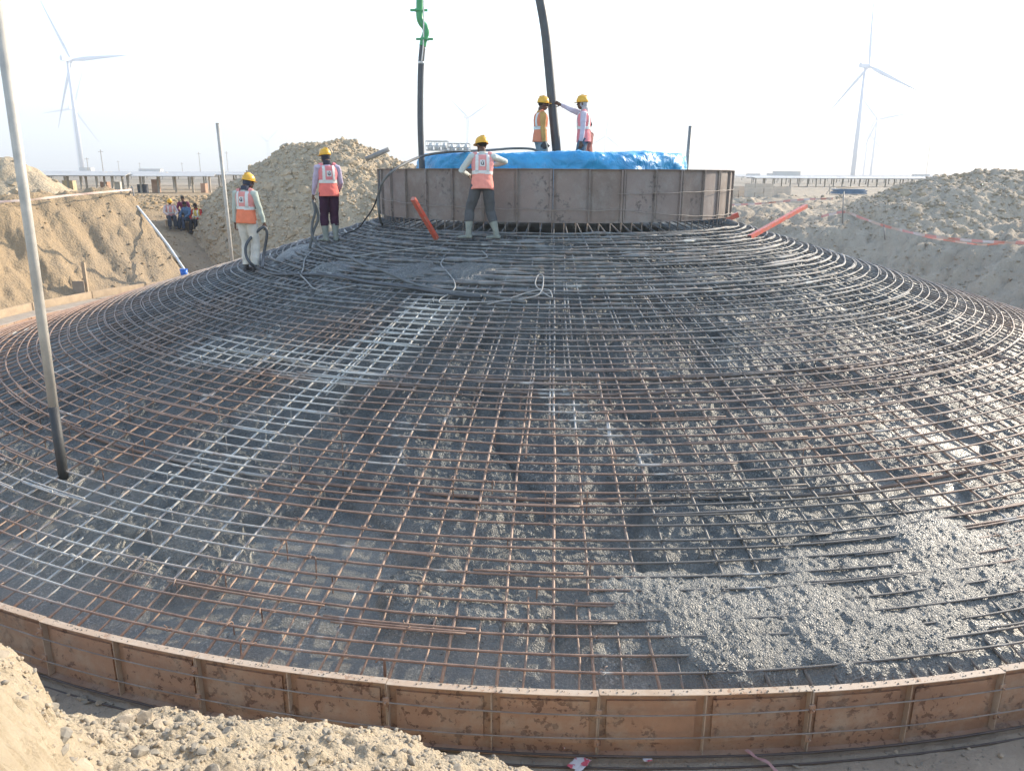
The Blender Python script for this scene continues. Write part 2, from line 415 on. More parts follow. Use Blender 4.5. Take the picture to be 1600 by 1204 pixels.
# ------------------------------------------------------------------ spoil mounds
def heap(name, label, x0, x1, y0, y1, step, fn, mat, nclod, csize, cat, clods=CLOD, cname='clod', front=None):
    X, Y = np.meshgrid(np.arange(x0, x1, step), np.arange(y0, y1, step)); Z = fn(X, Y)
    o = nobj(name, grid_mesh(name, X, Y, Z, mat)); tag(o, label, cat)
    n = 0; t = 0
    while n < nclod and t < 20000:
        t += 1
        x, y = random.uniform(x0, x1), random.uniform(y0, y1)
        z = float(fn(np.array([x]), np.array([y]))[0])
        if z < gz(x, y) + 0.15: continue
        if front and not front(x, y, z): continue
        s = random.choice(csize) * random.uniform(.7, 1.3)
        place_rock(cname, random.choice(clods), x, y, z - s * 0.1, s, o); n += 1
    return o
MX, MY = -8.5, 36.2
prof_x = [at(p, 300, MY).x for p in (300, 330, 360, 400, 430, 460, 500, 540, 570, 600, 640, 680, 760)]
prof_z = [at(p, q, MY).z for p, q in ((300, 330), (330, 306), (360, 285), (400, 258), (430, 241), (460, 228), (500, 219), (540, 216), (570, 226), (600, 240), (640, 252), (680, 275), (760, 320))]
def mound_fn(x, y):
    # ridge running across, pushed up along its length
    xr = x + (y - MY) * 0.10
    top = np.interp(xr, prof_x, prof_z) - 0.12
    d = (y - MY + 0.8 * fbm(x * .3, y * .1, 61, 2))
    w = np.where(d < 0, 2.2 + 5.0 * sstep(-15.5, -10, x), 7.0)
    s = np.clip(1 - np.abs(d) / w, -0.3, 1)
    z = -0.6 + (top + 0.6) * (np.sin(np.clip(s, 0, 1) * PI / 2) ** 0.9 * 0.8 + 0.2 * np.clip(s, -0.3, 1))
    side = np.minimum(sstep(prof_x[0] - 1.5, prof_x[1], x), sstep(prof_x[-1] + 2, prof_x[-2], x))
    z = z * side - 4.0 * (1 - side)
    return z + 0.26 * fbm(x * .7, y * .7, 51, 6, .66) + 0.10 * clod(x * 1.6, y * 1.6, 52) + 0.13 * clod(x * 3.1, y * 3.1, 53) + .07 * clod(x * 6.5, y * 6.5, 54) - .12
heap('dirt_mound', 'tall mound of broken grey brown clay clods behind the workers left of the pedestal', -16, 2, 28.2, 44, 0.06, mound_fn, M['mound'], 290, (.10, .13, .16, .22, .3), 'mound', front=lambda x, y, z: y < MY + 1.2)
HX, HY = 27.0, 36.5
def heap_fn(x, y):
    px = [at(p, 300, 34).x for p in (1290, 1340, 1380, 1420, 1460, 1500, 1550, 1600, 1700, 1850, 1950)]
    pz = [at(p, q, 34).z for p, q in ((1290, 330), (1340, 306), (1380, 291), (1420, 277), (1460, 268), (1500, 264), (1550, 261), (1600, 256), (1700, 250), (1850, 290), (1950, 340))]
    top = np.interp(x - (y - 34) * 0.25, px, pz) - .1
    s = np.clip(1 - np.abs(y - 34 + .6 * fbm(x * .3, y * .2, 71, 2)) / 7.5, -0.3, 1)
    z = 0.3 + (top - 0.3) * (np.sin(np.clip(s, 0, 1) * PI / 2) * 0.7 + 0.3 * np.clip(s, -.3, 1))
    side = np.minimum(sstep(px[0] - 2, px[1], x), sstep(px[-1] + 1, px[-2], x)); z = z * side - .5 * (1 - side)
    return z + 0.3 * fbm(x * .6, y * .6, 72, 6, .66) + 0.09 * clod(x * 1.6, y * 1.6, 73) + 0.10 * clod(x * 3.5, y * 3.5, 74) + .05 * clod(x * 7, y * 7, 75) - .1
heap('dirt_heap', 'grey excavated earth heap rising at the far right edge behind the warning tape', 11, 38, 26, 43, 0.09, heap_fn, M['heap'], 160, (.10, .14, .2, .28), 'heap', front=lambda x, y, z: y < 35.5 and x < 30)
# darker spoil lump at far left, behind the plank pole
def lump_fn(x, y):
    c = at(5, 262, 30)
    d = np.hypot((x - c.x) / 3.4, (y - 30) / 3.0)
    return 2.0 + (c.z - 1.9) * np.exp(-d ** 2 * 1.3) - 0.6 * d * .3 - 1.6 * np.clip(d - 1.1, 0, 9) + 0.2 * fbm(x * .9, y * .9, 5, 5, .6) + .15 * clod(x * 1.7, y * 1.7, 3)
heap('dirt_heap', 'low dark brown soil heap at the far left edge behind the pale pole', -27, -13, 25, 36, 0.08, lump_fn, M['mound'], 60, (.1, .15, .2), 'heap', front=lambda x, y, z: y < 31)
# foreground heap at lower left
crest_px = [(-120, 960), (0, 1016), (40, 1038), (70, 1082), (92, 1106), (150, 1118), (250, 1112), (330, 1108), (420, 1106), (520, 1110), (600, 1114), (680, 1142), (760, 1166), (800, 1186), (835, 1206), (900, 1260)]
cr_a = [math.atan2(p - 800, 1157 + (602 - q) * .2656) for p, q in crest_px]
cr_t = []
for (p, q) in crest_px:
    d = at(p, q, 1.0); cr_t.append((EYE - d.z) / math.hypot(d.x, 1.0))     # tangent of depression per ground metre
def near_fn(x, y):
    a = np.arctan2(x, y) + .03 * fbm(x * 4, y * 4, 95, 5, .62); R = np.hypot(x, y)
    tan = np.interp(a, cr_a, cr_t)
    Rc = 3.3 + 0.06 * np.sin(a * 9) + .09 * fbm(x * 3, y * 3, 91, 5, .6) - .05 * clod(x * 8, y * 8, 92)          # where the crest of the heap runs
    zcrest = EYE - tan * 3.3
    up = np.clip(Rc - R, 0, 3); dn = np.clip(R - Rc, 0, 4)
    z = zcrest + 0.40 * up - 1.15 * dn - 0.5 * dn ** 2 * (dn > 0)
    z = z - 0.10 * np.exp(-(up / 0.12)) * 0.3
    f = 0.5 + 0.5 * sstep(0, .3, up)
    return z + f * (0.07 * fbm(x * 2.2, y * 2.2, 21, 5, .55) + 0.03 * clod(x * 5, y * 5, 22) * (vn(x * 1.5, y * 1.5, 5) > .45) + 0.022 * clod(x * 12, y * 12, 23) + .03 * fbm(x * 7, y * 7, 8, 4, .6) + .012 * fbm(x * 25, y * 25, 9, 2)) - .02
Xn, Yn = np.meshgrid(np.arange(-4.6, 1.2, 0.014), np.arange(0.3, 4.6, 0.014)); Zn = near_fn(Xn, Yn)
def near_q(y, z): return .05 * fbm(y * 5, z * 5, 96, 5, .62) + .018 * clod(y * 15, z * 15, 97) + .008 * fbm(y * 40, z * 40, 98, 2)
qx = near_q(Yn, Zn)
near = nobj('spoil_bank', grid_mesh('spoil_bank', Xn + qx, Yn - qx * .5, Zn, M['near']))
tag(near, 'sunlit cream soil bank strewn with stones in the lower left foreground', 'bank')
k = 0
while k < 170:
    px, py = random.uniform(-120, 860), random.uniform(1100, 1215)
    if random.random() < .25: px, py = random.uniform(60, 480), random.uniform(1110, 1165)
    a = math.atan2(px - 800, 1157); R = random.uniform(2.35, 3.28)
    x, y = R * math.sin(a), R * math.cos(a)
    z = float(near_fn(np.array([x]), np.array([y]))[0])
    q = float(near_q(np.array([y]), np.array([z]))[0]); x += q; y -= q * .5
    s = min(0.075, 0.013 + abs(random.gauss(0, 0.022)))
    place_rock('stone', ROCK[random.randrange(4)] if random.random() < .6 else ROCK[4 + random.randrange(4)], x, y, z - s * .05, s, near); k += 1
def scatter_stuff(name, P, size, src, parent):
    """many small loose pieces, real geometry joined into one part"""
    P = np.asarray(P, dtype=float); n = len(P); which = np.random.RandomState(n).randint(0, len(src), n); VV = []; FF = []; b = 0
    rs = np.random.RandomState(n + 1)
    for w, m in enumerate(src):
        v = np.zeros(len(m.vertices) * 3); m.vertices.foreach_get('co', v); v = v.reshape(-1, 3)
        f = np.zeros(len(m.polygons) * 3, dtype=np.int32); m.polygons.foreach_get('vertices', f); f = f.reshape(-1, 3)
        Q = P[which == w]; k = len(Q)
        if not k: continue
        a = rs.rand(k) * 6.28; sc = size * (.45 + 1.2 * rs.rand(k) ** 2); tl = (rs.rand(k) - .5) * 1.2
        R = np.zeros((k, 3, 3)); ca, sa, ct, st = np.cos(a), np.sin(a), np.cos(tl), np.sin(tl)
        R[:, 0, 0] = ca; R[:, 0, 1] = -sa * ct; R[:, 0, 2] = sa * st; R[:, 1, 0] = sa; R[:, 1, 1] = ca * ct; R[:, 1, 2] = -ca * st; R[:, 2, 1] = st; R[:, 2, 2] = ct
        W_ = np.einsum('kij,vj->kvi', R, v) * sc[:, None, None] + Q[:, None, :]
        VV.append(W_.reshape(-1, 3)); FF.append((f[None] + (np.arange(k) * len(v))[:, None, None] + b).reshape(-1, 3)); b += k * len(v)
    V = np.concatenate(VV).astype(np.float32); F = np.concatenate(FF).astype(np.int32)
    me = bpy.data.meshes.new(name); me.vertices.add(len(V)); me.vertices.foreach_set('co', V.ravel())
    me.loops.add(F.size); me.loops.foreach_set('vertex_index', F.ravel()); me.polygons.add(len(F)); me.polygons.foreach_set('loop_start', np.arange(0, F.size, 3, dtype=np.int32))
    me.update(calc_edges=True); me.materials.append(src[0].materials[0]); o = nobj(name, me, parent); o['kind'] = 'stuff'; return o
def low_rock(seed, mat):
    import bmesh
    bm = bmesh.new(); bmesh.ops.create_icosphere(bm, subdivisions=1, radius=1.0); rs = np.random.RandomState(seed)
    for v in bm.verts: v.co *= 1 + .22 * rs.randn(); v.co.z *= .7
    me = bpy.data.meshes.new('pebble'); bm.to_mesh(me); bm.free(); me.materials.append(mat); return me
PEB = [low_rock(i, M['stone_pale']) for i in range(4)]; PEBG = [low_rock(i + 9, M['stone']) for i in range(4)]
def near_pts(n):
    a = rng.uniform(-.86, .05, n); R = rng.uniform(2.2, 3.35, n); x, y = R * np.sin(a), R * np.cos(a)
    z = near_fn(x, y); q = near_q(y, z); return np.stack([x + q, y - q * .5, z], -1)
scatter_stuff('gravel', near_pts(2600), 0.008, PEB, near)
scatter_stuff('gravel', near_pts(900), 0.012, PEBG, near)
def rubble_on(o, x0, x1, y0, y1, fn, n, size, src, hl=.1):
    x = rng.uniform(x0, x1, n * 3); y = rng.uniform(y0, y1, n * 3); z = fn(x, y)
    ok = np.ones(len(x), bool) if fn is pit else z > pit(x, y) + hl
    P = np.stack([x, y, z], -1)[ok][:n]; scatter_stuff('rubble', P, size, src, o)
aa = np.radians(rng.uniform(225, 315, 2600)); rr_ = RIM + .1 + np.abs(rng.normal(0, .5, 2600)); xx, yy = CX + rr_ * np.cos(aa), CY + rr_ * np.sin(aa)
scatter_stuff('gravel', np.stack([xx, yy, pit(xx, yy)], -1), .009, PEBG, ground)
PEBC = [low_rock(i + 20, M['clod']) for i in range(5)]; PEBC2 = [low_rock(i + 30, M['ground']) for i in range(5)]
rubble_on(bpy.data.objects['dirt_mound'], -15, 1, 28.5, 37.5, mound_fn, 7000, .062, PEBC)
rubble_on(bpy.data.objects['dirt_heap'], 12, 32, 26.5, 36, heap_fn, 3500, .06, PEBC2)
rubble_on(ground, 8, 32, 24, 34, pit, 4500, .045, PEBC2)
rubble_on(ground, -30, -12, 24, 40, pit, 2500, .04, PEBC2)
rubble_on(ground, -36, -14, 38, 60, pit, 1200, .13, PEBC2)
rubble_on(ground, 10, 40, 38, 60, pit, 900, .13, PEBC2)
# stones lying on the pit floor
for i in range(60):
    px, py = random.choice([(random.gauss(150, 55), random.gauss(1085, 18)), (random.gauss(110, 30), random.gauss(1070, 15)), (random.uniform(60, 480), random.uniform(1080, 1125)), (random.uniform(850, 1600), random.uniform(1150, 1204))])
    p = at_z(px, py, 0.04)
    if math.hypot(p.x - CX, p.y - CY) < RIM + .12: continue
    s = random.uniform(.018, .05); place_rock('stone', ROCK[random.randrange(8)], p.x, p.y, gz(p.x, p.y) + s * .3, s, ground)

# ------------------------------------------------------------------ concrete pour
slp = at_cone(45, 800); glint_c = at_cone(1560, 760)
cov = at_cone(1270, 950, 0.05); cov2 = at_cone(1480, 860, 0.05); cov3 = at_cone(1060, 925, 0.05)
def conc_fn(X, Y, mask=False):
    r = np.hypot(X - CX, Y - CY)
    depth = 0.30 + 0.10 * fbm(X * .5, Y * .5, 12, 3)
    depth = np.where(r < 7, depth * np.interp(r, [3.5, 5.8, 7.4], [.42, .5, 1]), depth)
    depth = depth * np.interp(r, [0, 9.5, 11.5, 12.8], [1, 1, 0.65, 0.40])
    right = sstep(-0.5, 4.5, X - 0.25 * (Y - 6))
    depth = depth * (1 - 0.42 * right * sstep(5.0, 8.0, r))
    # the fresh heap that already buries the bars
    def blob(c, a, b, ang=0):
        u = (X - c.x) * math.cos(ang) + (Y - c.y) * math.sin(ang); v = -(X - c.x) * math.sin(ang) + (Y - c.y) * math.cos(ang)
        return np.sqrt((u / a) ** 2 + (v / b) ** 2)
    n = 0.42 * fbm(X * 1.8, Y * 1.8, 40, 4) + .25 * fbm(X * .9, Y * .9, 41, 2)
    m = np.minimum.reduce([blob(cov, 1.7, .62, .12), blob(cov2, 2.1, .62, .25), blob(cov3, 1.0, .36, .1)]) + n
    k = sstep(1.25, 0.80, m)
    z = zc(r) - depth
    # mounded piles underneath, dumped hose-load by hose-load, with runny paste levelled out between them
    wx = X + .18 * fbm(X * 2.2, Y * 2.2, 65, 3); wy = Y + .18 * fbm(X * 2.2 + 9, Y * 2.2, 67, 3)
    pile = clod(wx * .85 + .3, wy * .85, 60); pile2 = clod(wx * 1.9, wy * 1.9, 62)
    pmk = sstep(.12, .30, pile)
    zone = sstep(10.7, 11.5, r + .5 * fbm(X * 1.1, Y * 1.1, 64, 3))
    zone = np.maximum(zone, sstep(1.3, .8, np.hypot(X - slp.x, (Y - slp.y) * .8) + .4 * fbm(X * 1.3, Y * 1.3, 68, 2)))
    zone = np.maximum(zone, .9 * sstep(1.5, .9, np.hypot(X - glint_c.x, (Y - glint_c.y) * .6) + .7 * fbm(X * 1.6, Y * 1.6, 69, 3)))  # smooth shiny paste patch; its pale colour also paints in the glint
    slurry = zone * (1 - pmk * sstep(12.5, 12.0, r)) * (1 - k)
    z = z + (1 - .45 * right) * (0.17 * np.maximum(pile, 0) ** .7 + 0.06 * pile2 * (1 - slurry)) * sstep(12.7, 12.0, r) * sstep(4, 6, r)
    top = zc(r) + 0.008 + 0.026 * fbm(X * 1.6, Y * 1.6, 66, 2) + 0.03 * sstep(1.0, .3, m)
    z = z * (1 - k) + top * k
    rough = (1 - 0.85 * slurry)
    z = z + rough * (0.006 * clod(X * 12, Y * 12, 70) + 0.013 * clod(X * 25, Y * 25, 71) + 0.022 * fbm(X * 3, Y * 3, 72, 2, .5) + .009 * fbm(X * 18, Y * 18, 73, 2)) - .02
    # level slurry against the form
    lim = ZRIM - 0.06
    z = np.minimum(z, lim + np.clip(RIM - r, 0, 99) * 0.55 + .0)
    # dark recess under the pedestal form
    z = np.where(r < RDR + .25, np.minimum(z, 2.86), z)
    return (z, slurry) if mask else z
fine = np.radians(np.arange(212, 322, 0.085)); coarse = np.radians(np.arange(322.8, 571, 0.9))
ang = np.concatenate([fine, coarse])
rr = np.concatenate([[0.05, 1, 2, 3], np.arange(3.3, 8.2, 0.05), np.arange(8.2, RIM - 0.02, 0.021), [RIM - 0.012]])
A, R = np.meshgrid(ang, rr); X = CX + R * np.cos(A); Y = CY + R * np.sin(A)
Zc, SL = conc_fn(X, Y, True); cme = grid_mesh('wet_concrete', X, Y, Zc, M['concrete'], wrap=True)
at_ = cme.attributes.new('paste', 'FLOAT', 'POINT'); at_.data.foreach_set('value', SL.reshape(-1).astype(np.float32))
conc = nobj('wet_concrete', cme)
M['aggregate'] = pm('wet_aggregate', (.20, .20, .18), (.10, .108, .10), 30, .4, bump=.3, bscale=80, bdist=.004, world=True)
PEBA = [low_rock(i + 50, M['aggregate']) for i in range(5)]
q_ = 60000; a_ = np.radians(rng.uniform(215, 322, q_)); r_ = RIM - .05 - rng.rand(q_) ** 1.3 * 6.0; x_, y_ = CX + r_ * np.cos(a_), CY + r_ * np.sin(a_)
z_, m_ = conc_fn(x_, y_, True); keep = (rng.rand(q_) > m_ * .9) & ((vn(x_ * 2.3, y_ * 2.3, 81) > .42) | (z_ > zc(r_) - .02)); P_ = np.stack([x_, y_, z_ + .001], -1)[keep][:21000]
scatter_stuff('loose_aggregate', P_, .0075, PEBA, conc)
tag(conc, 'fresh dark grey wet concrete poured below and over the reinforcing bars', 'concrete')
conc['kind'] = 'stuff'
def cz(x, y): return float(conc_fn(np.array([float(x)]), np.array([float(y)]))[0])

# ------------------------------------------------------------------ reinforcement
cage = empty('rebar_cage', (CX, CY, 0), 0, 'conical mat of rusty and cement splashed reinforcing bars over the fresh concrete', 'rebar')
def ring_mesh(r, dz, rad, a0=0, a1=360, n=None, jit=0.011, seed=0, nseg=6, cake=0):
    full = abs(a1 - a0) >= 359.9
    N = n or max(8, int(abs(a1 - a0) / 360 * (170 + r * 10)))
    aa = np.radians(np.linspace(a0, a1, N, endpoint=not full))
    ph = seed * 1.7
    j = jit * (np.sin(aa * 5 + ph) + .7 * np.sin(aa * 11 + ph * 2) + .6 * np.sin(aa * 23 + ph * 3)) / 1.3
    jz = jit * .8 * (np.sin(aa * 7 + ph * 1.3) + .8 * np.sin(aa * 17 + ph)) / 1.3
    R = r + j; P = [Vector((R[i] * math.cos(aa[i]), R[i] * math.sin(aa[i]), zc(R[i]) + dz + jz[i])) for i in range(N)]
    if cake:
        rs = np.random.RandomState(seed + 5); q = np.convolve(rs.rand(N + 6), [.2, .3, .3, .2], 'same')[3:N + 3]
        rad = [rad + cake * max(0, float(v) - .42) * 2.4 for v in q]
    m = MB(); m.tube(P, rad, nseg, closed=full); return m
RINGR = []
r = RDR + 0.22; i = 0
while r < 12.66:
    rj = r + random.uniform(-.016, .016); RINGR.append(rj)
    ring_mesh(rj, 0.012, 0.0108, seed=i, cake=.030 * max(0, 1 - max(0, rj - 5.6) / 2.2)).build('ring_bar', M['ring'], cage, True)
    r += 0.148 if r > 6 else 0.14; i += 1
# lap splices: a second length of bar tied beside the ring
for k in range(290):
    q = random.choice(RINGR); a0 = random.uniform(205, 335); L = math.degrees(random.uniform(.6, 1.5) / q)
    ring_mesh(q + random.choice((-1, 1)) * .024, 0.016, 0.010, a0, a0 + L, 8, 0.0, 0, 5).build('lap_bar', M['ring'], cage, True)
# lower layer of ring bars, deep in the upper part of the cone
for k in range(22):
    ring_mesh(RDR + .3 + k * .16, -0.13, 0.010, seed=k + 90, nseg=5).build('lower_ring_bar', M['ring'], cage, True)
# thick support hoops beneath the mat
for rs_, dz in ((6.1, -.045), (8.55, -.05), (8.85, -.055), (10.6, -.10)):
    ring_mesh(rs_, dz, 0.019, seed=int(rs_ * 3), jit=.02).build('support_hoop', M['ring'], cage, True)
def radial_mesh(r0, r1, seed, rad, dz=-0.010, n=12):
    rs = np.random.RandomState(seed); P = []; ph = rs.rand() * 6
    for i in range(n):
        q = r0 + (r1 - r0) * i / (n - 1)
        P.append(Vector((q, 0.011 * math.sin(q * 1.4 + ph) + .006 * rs.randn(), zc(q) + dz + 0.004 * rs.randn())))
    m = MB(); m.tube(P, rad, 6); return m
NR = 208
full_m = [radial_mesh(3.4, 12.74, s, 0.0135).mesh('radial_bar', M['radial'], True) for s in range(8)]
half_m = [radial_mesh(5.2 + .15 * s, 12.74, s + 30, 0.012).mesh('radial_bar', M['radial'], True) for s in range(8)]
for i in range(NR):
    o = nobj('radial_bar', random.choice(full_m if i % 2 == 0 else half_m), cage)
    o.rotation_euler = (0, 0, 2 * PI * (i + random.uniform(-.15, .15)) / NR + .012)
# doubled radials and lap lengths tied beside them
lapr = [radial_mesh(a, a + L, 60 + k, 0.0125, -0.008, 6).mesh('radial_lap_bar', M['radial'], True) for k, (a, L) in enumerate([(4.2, 3.5), (5.6, 3.0), (7.0, 2.6), (8.4, 1.7), (6.2, 3.4), (5.0, 4.2)])]
for i in range(NR):
    if random.random() < .55:
        o = nobj('radial_lap_bar', random.choice(lapr), cage); q = 2 * PI * i / NR + .012; o.rotation_euler = (0, 0, q + random.choice((-1, 1)) * .0045)
edge_m = [radial_mesh(11.9, 12.74, s + 50, 0.0085, -0.02, 4).mesh('edge_bar', M['radial'], True) for s in range(4)]
low_m = [radial_mesh(3.6, 9.0, s + 70, 0.0115, -0.155, 8).mesh('lower_radial_bar', M['radial'], True) for s in range(4)]
for i in range(NR):
    a = 2 * PI * (i + .5 + random.uniform(-.1, .1)) / NR + .012
    d = math.degrees(a) % 360
    if 205 < d < 335: o = nobj('edge_bar', random.choice(edge_m), cage); o.rotation_euler = (0, 0, a)
    o = nobj('lower_radial_bar', random.choice(low_m), cage); o.rotation_euler = (0, 0, a + .004)
# link bars hanging from crossings into the concrete
def link_mesh(kind):
    m = MB()
    if kind == 0: P = [(0, 0, .01), (0, 0, -.15), (.004, .003, -.34)]
    elif kind == 1: P = [(-.06, 0, -.01), (-.03, 0, .022), (0.0, .004, .02), (.012, .004, -.04), (.012, 0, -.34)]
    else: P = [(.05, .02, .015), (.0, .0, .024), (-.02, 0, -.02), (-.02, .01, -.3)]
    m.tube(crom(P, 3), 0.0065, 5); return m.mesh('link_bar', M['ring'], True)
LM = [link_mesh(k) for k in range(3)]
k = 0
while k < 290:
    q = random.choice([x for x in RINGR if 5.5 < x]); i = random.randrange(NR); a = 2 * PI * i / NR + .012 + random.uniform(-.01, .01)
    d = math.degrees(a) % 360
    if not 195 < d < 345: continue
    if d > 285 and random.random() < .5: continue
    x, y = CX + q * math.cos(a), CY + q * math.sin(a)
    if cz(x, y) > zc(q) - .05: continue
    o = nobj('link_bar', random.choice(LM), cage); o.location = (q * math.cos(a), q * math.sin(a), zc(q)); o.rotation_euler = (0, 0, random.uniform(0, 6.28)); k += 1
# twisted tie wires at the crossings, too small to take one by one
tw = MB(); ringp = [(.019 * math.cos(k * PI / 3), .019 * math.sin(k * PI / 3), .004 * (k % 2)) for k in range(6)]
tw.tube(ringp, .0028, 3, closed=True); tw.tube([(.012, 0, .006), (.03, .008, .016), (.048, .004, .012)], .0026, 3)
twm = mesh('tie', tw.V, [t3 for f in tw.F for t3 in ([f] if len(f) == 3 else [(f[0], f[1], f[2]), (f[0], f[2], f[3])])], M['ring'])
P = []
for q in RINGR:
    if q < 6.5: continue
    for i in range(NR):
        a = 2 * PI * i / NR + .012; d = math.degrees(a) % 360
        if 205 < d < 335 and random.random() < .5: P.append((q * math.cos(a), q * math.sin(a), zc(q) + .014))
scatter_stuff('tie_wires', np.array(P), 1.15, [twm], cage)
# starter bars between mat and pedestal form
sb = MB(); sb.tube([(0, 0, -.35), (0, 0, .22)], .012, 6); sbm = sb.mesh('starter_bar', M['drum_edge'], True)
for i in range(112):
    a = 2 * PI * i / 112; o = nobj('starter_bar', sbm, cage)
    o.location = ((RDR - .06) * math.cos(a), (RDR - .06) * math.sin(a), ZDB); o.rotation_euler = (random.uniform(-.03, .03), random.uniform(-.03, .03), 0)

# ------------------------------------------------------------------ curved steel formwork
def arc_box(m, r0, r1, a0, a1, z0, z1, n=4, bev=0):
    base = len(m.V)
    for i in range(n + 1):
        a = a0 + (a1 - a0) * i / n
        for (q, z) in ((r0, z0), (r1, z0), (r1, z1), (r0, z1)): m.V.append(Vector((q * math.cos(a), q * math.sin(a), z)))
    for i in range(n):
        A = base + i * 4; B = A + 4
        for k in range(4): m.F.append((A + k, B + k, B + (k + 1) % 4, A + (k + 1) % 4))
    m.F.append((base + 3, base + 2, base + 1, base)); b = base + n * 4; m.F.append((b, b + 1, b + 2, b + 3))
form = empty('formwork_ring', (CX, CY, 0), 0, 'large circular outer form of rusty brown steel panels around the base of the cone', 'formwork')
NP = 54; da = 2 * PI / NP
pmesh = MB(); g = .0018 / RIM * 1.5
arc_box(pmesh, RIM, RIM + .006, g, da - g, .03, ZRIM - .006, 8)                      # skin
arc_box(pmesh, RIM + .0065, RIM + .022, .06 / RIM, da / 2 - .06 / RIM, .115, ZRIM - .075, 4)   # pressed fields
arc_box(pmesh, RIM + .0065, RIM + .022, da / 2 + .06 / RIM, da - .06 / RIM, .115, ZRIM - .075, 4)
pm1 = pmesh.mesh('form_panel', M['form'])
fl = MB(); arc_box(fl, RIM - .002, RIM + .062, g, da - g, ZRIM - .006, ZRIM, 8); flm = fl.mesh('top_flange', M['flange'])
bl = MB(); arc_box(bl, RIM + .0065, RIM + .062, g, da - g, .024, .030, 8); blm = bl.mesh('bottom_flange', M['form'])
def rib(a, w, d, z0, z1, mat, name, R0=RIM): m = MB(); arc_box(m, R0 + .0065, R0 + d, a, a + w / R0, z0, z1, 1); return m.mesh(name, mat)
endr = rib(g, .007, .060, .032, ZRIM - .008, M['flange'], 'end_rib'); endl = rib(da - g - .007 / RIM, .007, .060, .032, ZRIM - .008, M['flange'], 'end_rib')
mid = rib(da / 2 - .004 / RIM, .008, .055, .032, ZRIM - .008, M['flange'], 'middle_rib')
for i in range(NP):
    a = i * da + math.radians(1.35) + .0128
    p = nobj('form_panel', pm1, form); p.rotation_euler = (0, 0, a); p.location = (0, 0, random.uniform(-.004, .004))
    p.scale = (1 + random.uniform(-1, 1) * .0006,) * 2 + (1,)
    d = math.degrees(a + da / 2) % 360
    for nm, me in (('top_flange', flm), ('bottom_flange', blm), ('end_rib', endr), ('end_rib', endl), ('middle_rib', mid)):
        nobj(nm, me, p)
cl = MB()
for z in (.16, .40): 
    arc_box(cl, RIM + .058, RIM + .072, -.022 / RIM, .022 / RIM, z - .03, z + .03, 1); arc_box(cl, RIM + .03, RIM + .10, -.005 / RIM, .005 / RIM, z - .006, z + .006, 1)
clm = cl.mesh('clamp', M['form'])
for p in [c for c in form.children if c.name.startswith('form_panel')]:
    c = nobj('clamp', clm, p); c.location = (0, 0, random.uniform(-.04, .04))
def hoop(R0, z, rad, mat, name, parent, amp=.01, seed=0, n=200, a0=0, a1=360):
    m = MB(); P = []
    for i in range(n):
        a = math.radians(a0 + (a1 - a0) * i / n)
        P.append((R0 * math.cos(a), R0 * math.sin(a), z + amp * math.sin(a * 9 + seed) + amp * .7 * math.sin(a * 22 + seed * 2)))
    m.tube(P, rad, 5, closed=(a1 - a0 >= 360)); return m.build(name, mat, parent, True)
hoop(RIM + .072, .385, .006, M['wire'], 'tie_rod', form, .006, 1)
hoop(RIM + .072, .185, .006, M['wire'], 'tie_rod', form, .008, 2)
hoop(RIM + .10, .055, .009, M['blacksteel'], 'tie_rod', form, .008, 3)
hoop(RIM + .16, .018, .008, M['blacksteel'], 'tie_rod', form, .003, 4)

aa = np.radians(rng.uniform(220, 320, 900)); rr_ = RIM + rng.uniform(0, .055, 900)
scatter_stuff('cement_crumbs', np.stack([rr_ * np.cos(aa), rr_ * np.sin(aa), aa * 0 + ZRIM + .001], -1), .0055, PEBG, form)
drum = empty('pedestal_form', (CX, CY, 0), 0, 'round pedestal form of cement stained steel panels on top of the cone', 'formwork')
ND = 38; dd = 2 * PI / ND
dp = MB(); gd = .002 / RDR
arc_box(dp, RDR, RDR + .006, gd, dd - gd, ZDB, ZDT, 4)
arc_box(dp, RDR + .0065, RDR + .05, gd, dd - gd, ZDT - .009, ZDT - .001, 4); arc_box(dp, RDR + .0065, RDR + .045, gd, dd - gd, ZDB + .001, ZDB + .009, 4)
arc_box(dp, RDR + .0065, RDR + .014, .05 / RDR, dd - .05 / RDR, ZDB + .06, ZDT - .07, 3)
dpm = dp.mesh('form_panel', M['drum'])
dr1 = rib(gd, .007, .055, ZDB + .01, ZDT - .01, M['drum_edge'], 'end_rib', RDR); dr2 = rib(dd - gd - .007 / RDR, .007, .055, ZDB + .01, ZDT - .01, M['drum_edge'], 'end_rib', RDR)
drc = MB(); arc_box(drc, RDR + .0065, RDR + .045, dd - gd - .055 / RDR, dd - gd - .018 / RDR, ZDB + .015, ZDT - .015, 1); drcm = drc.mesh('channel_rib', M['drum'])
for i in range(ND):
    p = nobj('form_panel', dpm, drum); p.rotation_euler = (0, 0, i * dd + .03); p.location = (0, 0, random.uniform(-.004, .004))
    nobj('end_rib', dr1, p); nobj('end_rib', dr2, p)
    nobj('channel_rib', drcm, p) if i % 2 else None
def dwire(pts):
    m = MB(); P = []
    for (d, z) in pts:
        a = math.radians(d); P.append(((RDR + .062) * math.cos(a), (RDR + .062) * math.sin(a), z))
    m.tube(P, .006, 5); m.build('tie_wire', M['wire'], drum, True)
dwire([(175 + 1.5 * i, 3.55 - .16 * math.sin(i / 74 * PI * .5) + .01 * math.sin(i * .8)) for i in range(75)])
dwire([(284 + 1.5 * i, 3.40 - .16 * math.sin(min(1, i / 25) * PI * .5) + .006 * math.sin(i)) for i in range(50)])
dwire([(284 + 1.5 * i, 3.66 + .05 * math.sin(i / 30) + .005 * math.sin(i)) for i in range(52)])
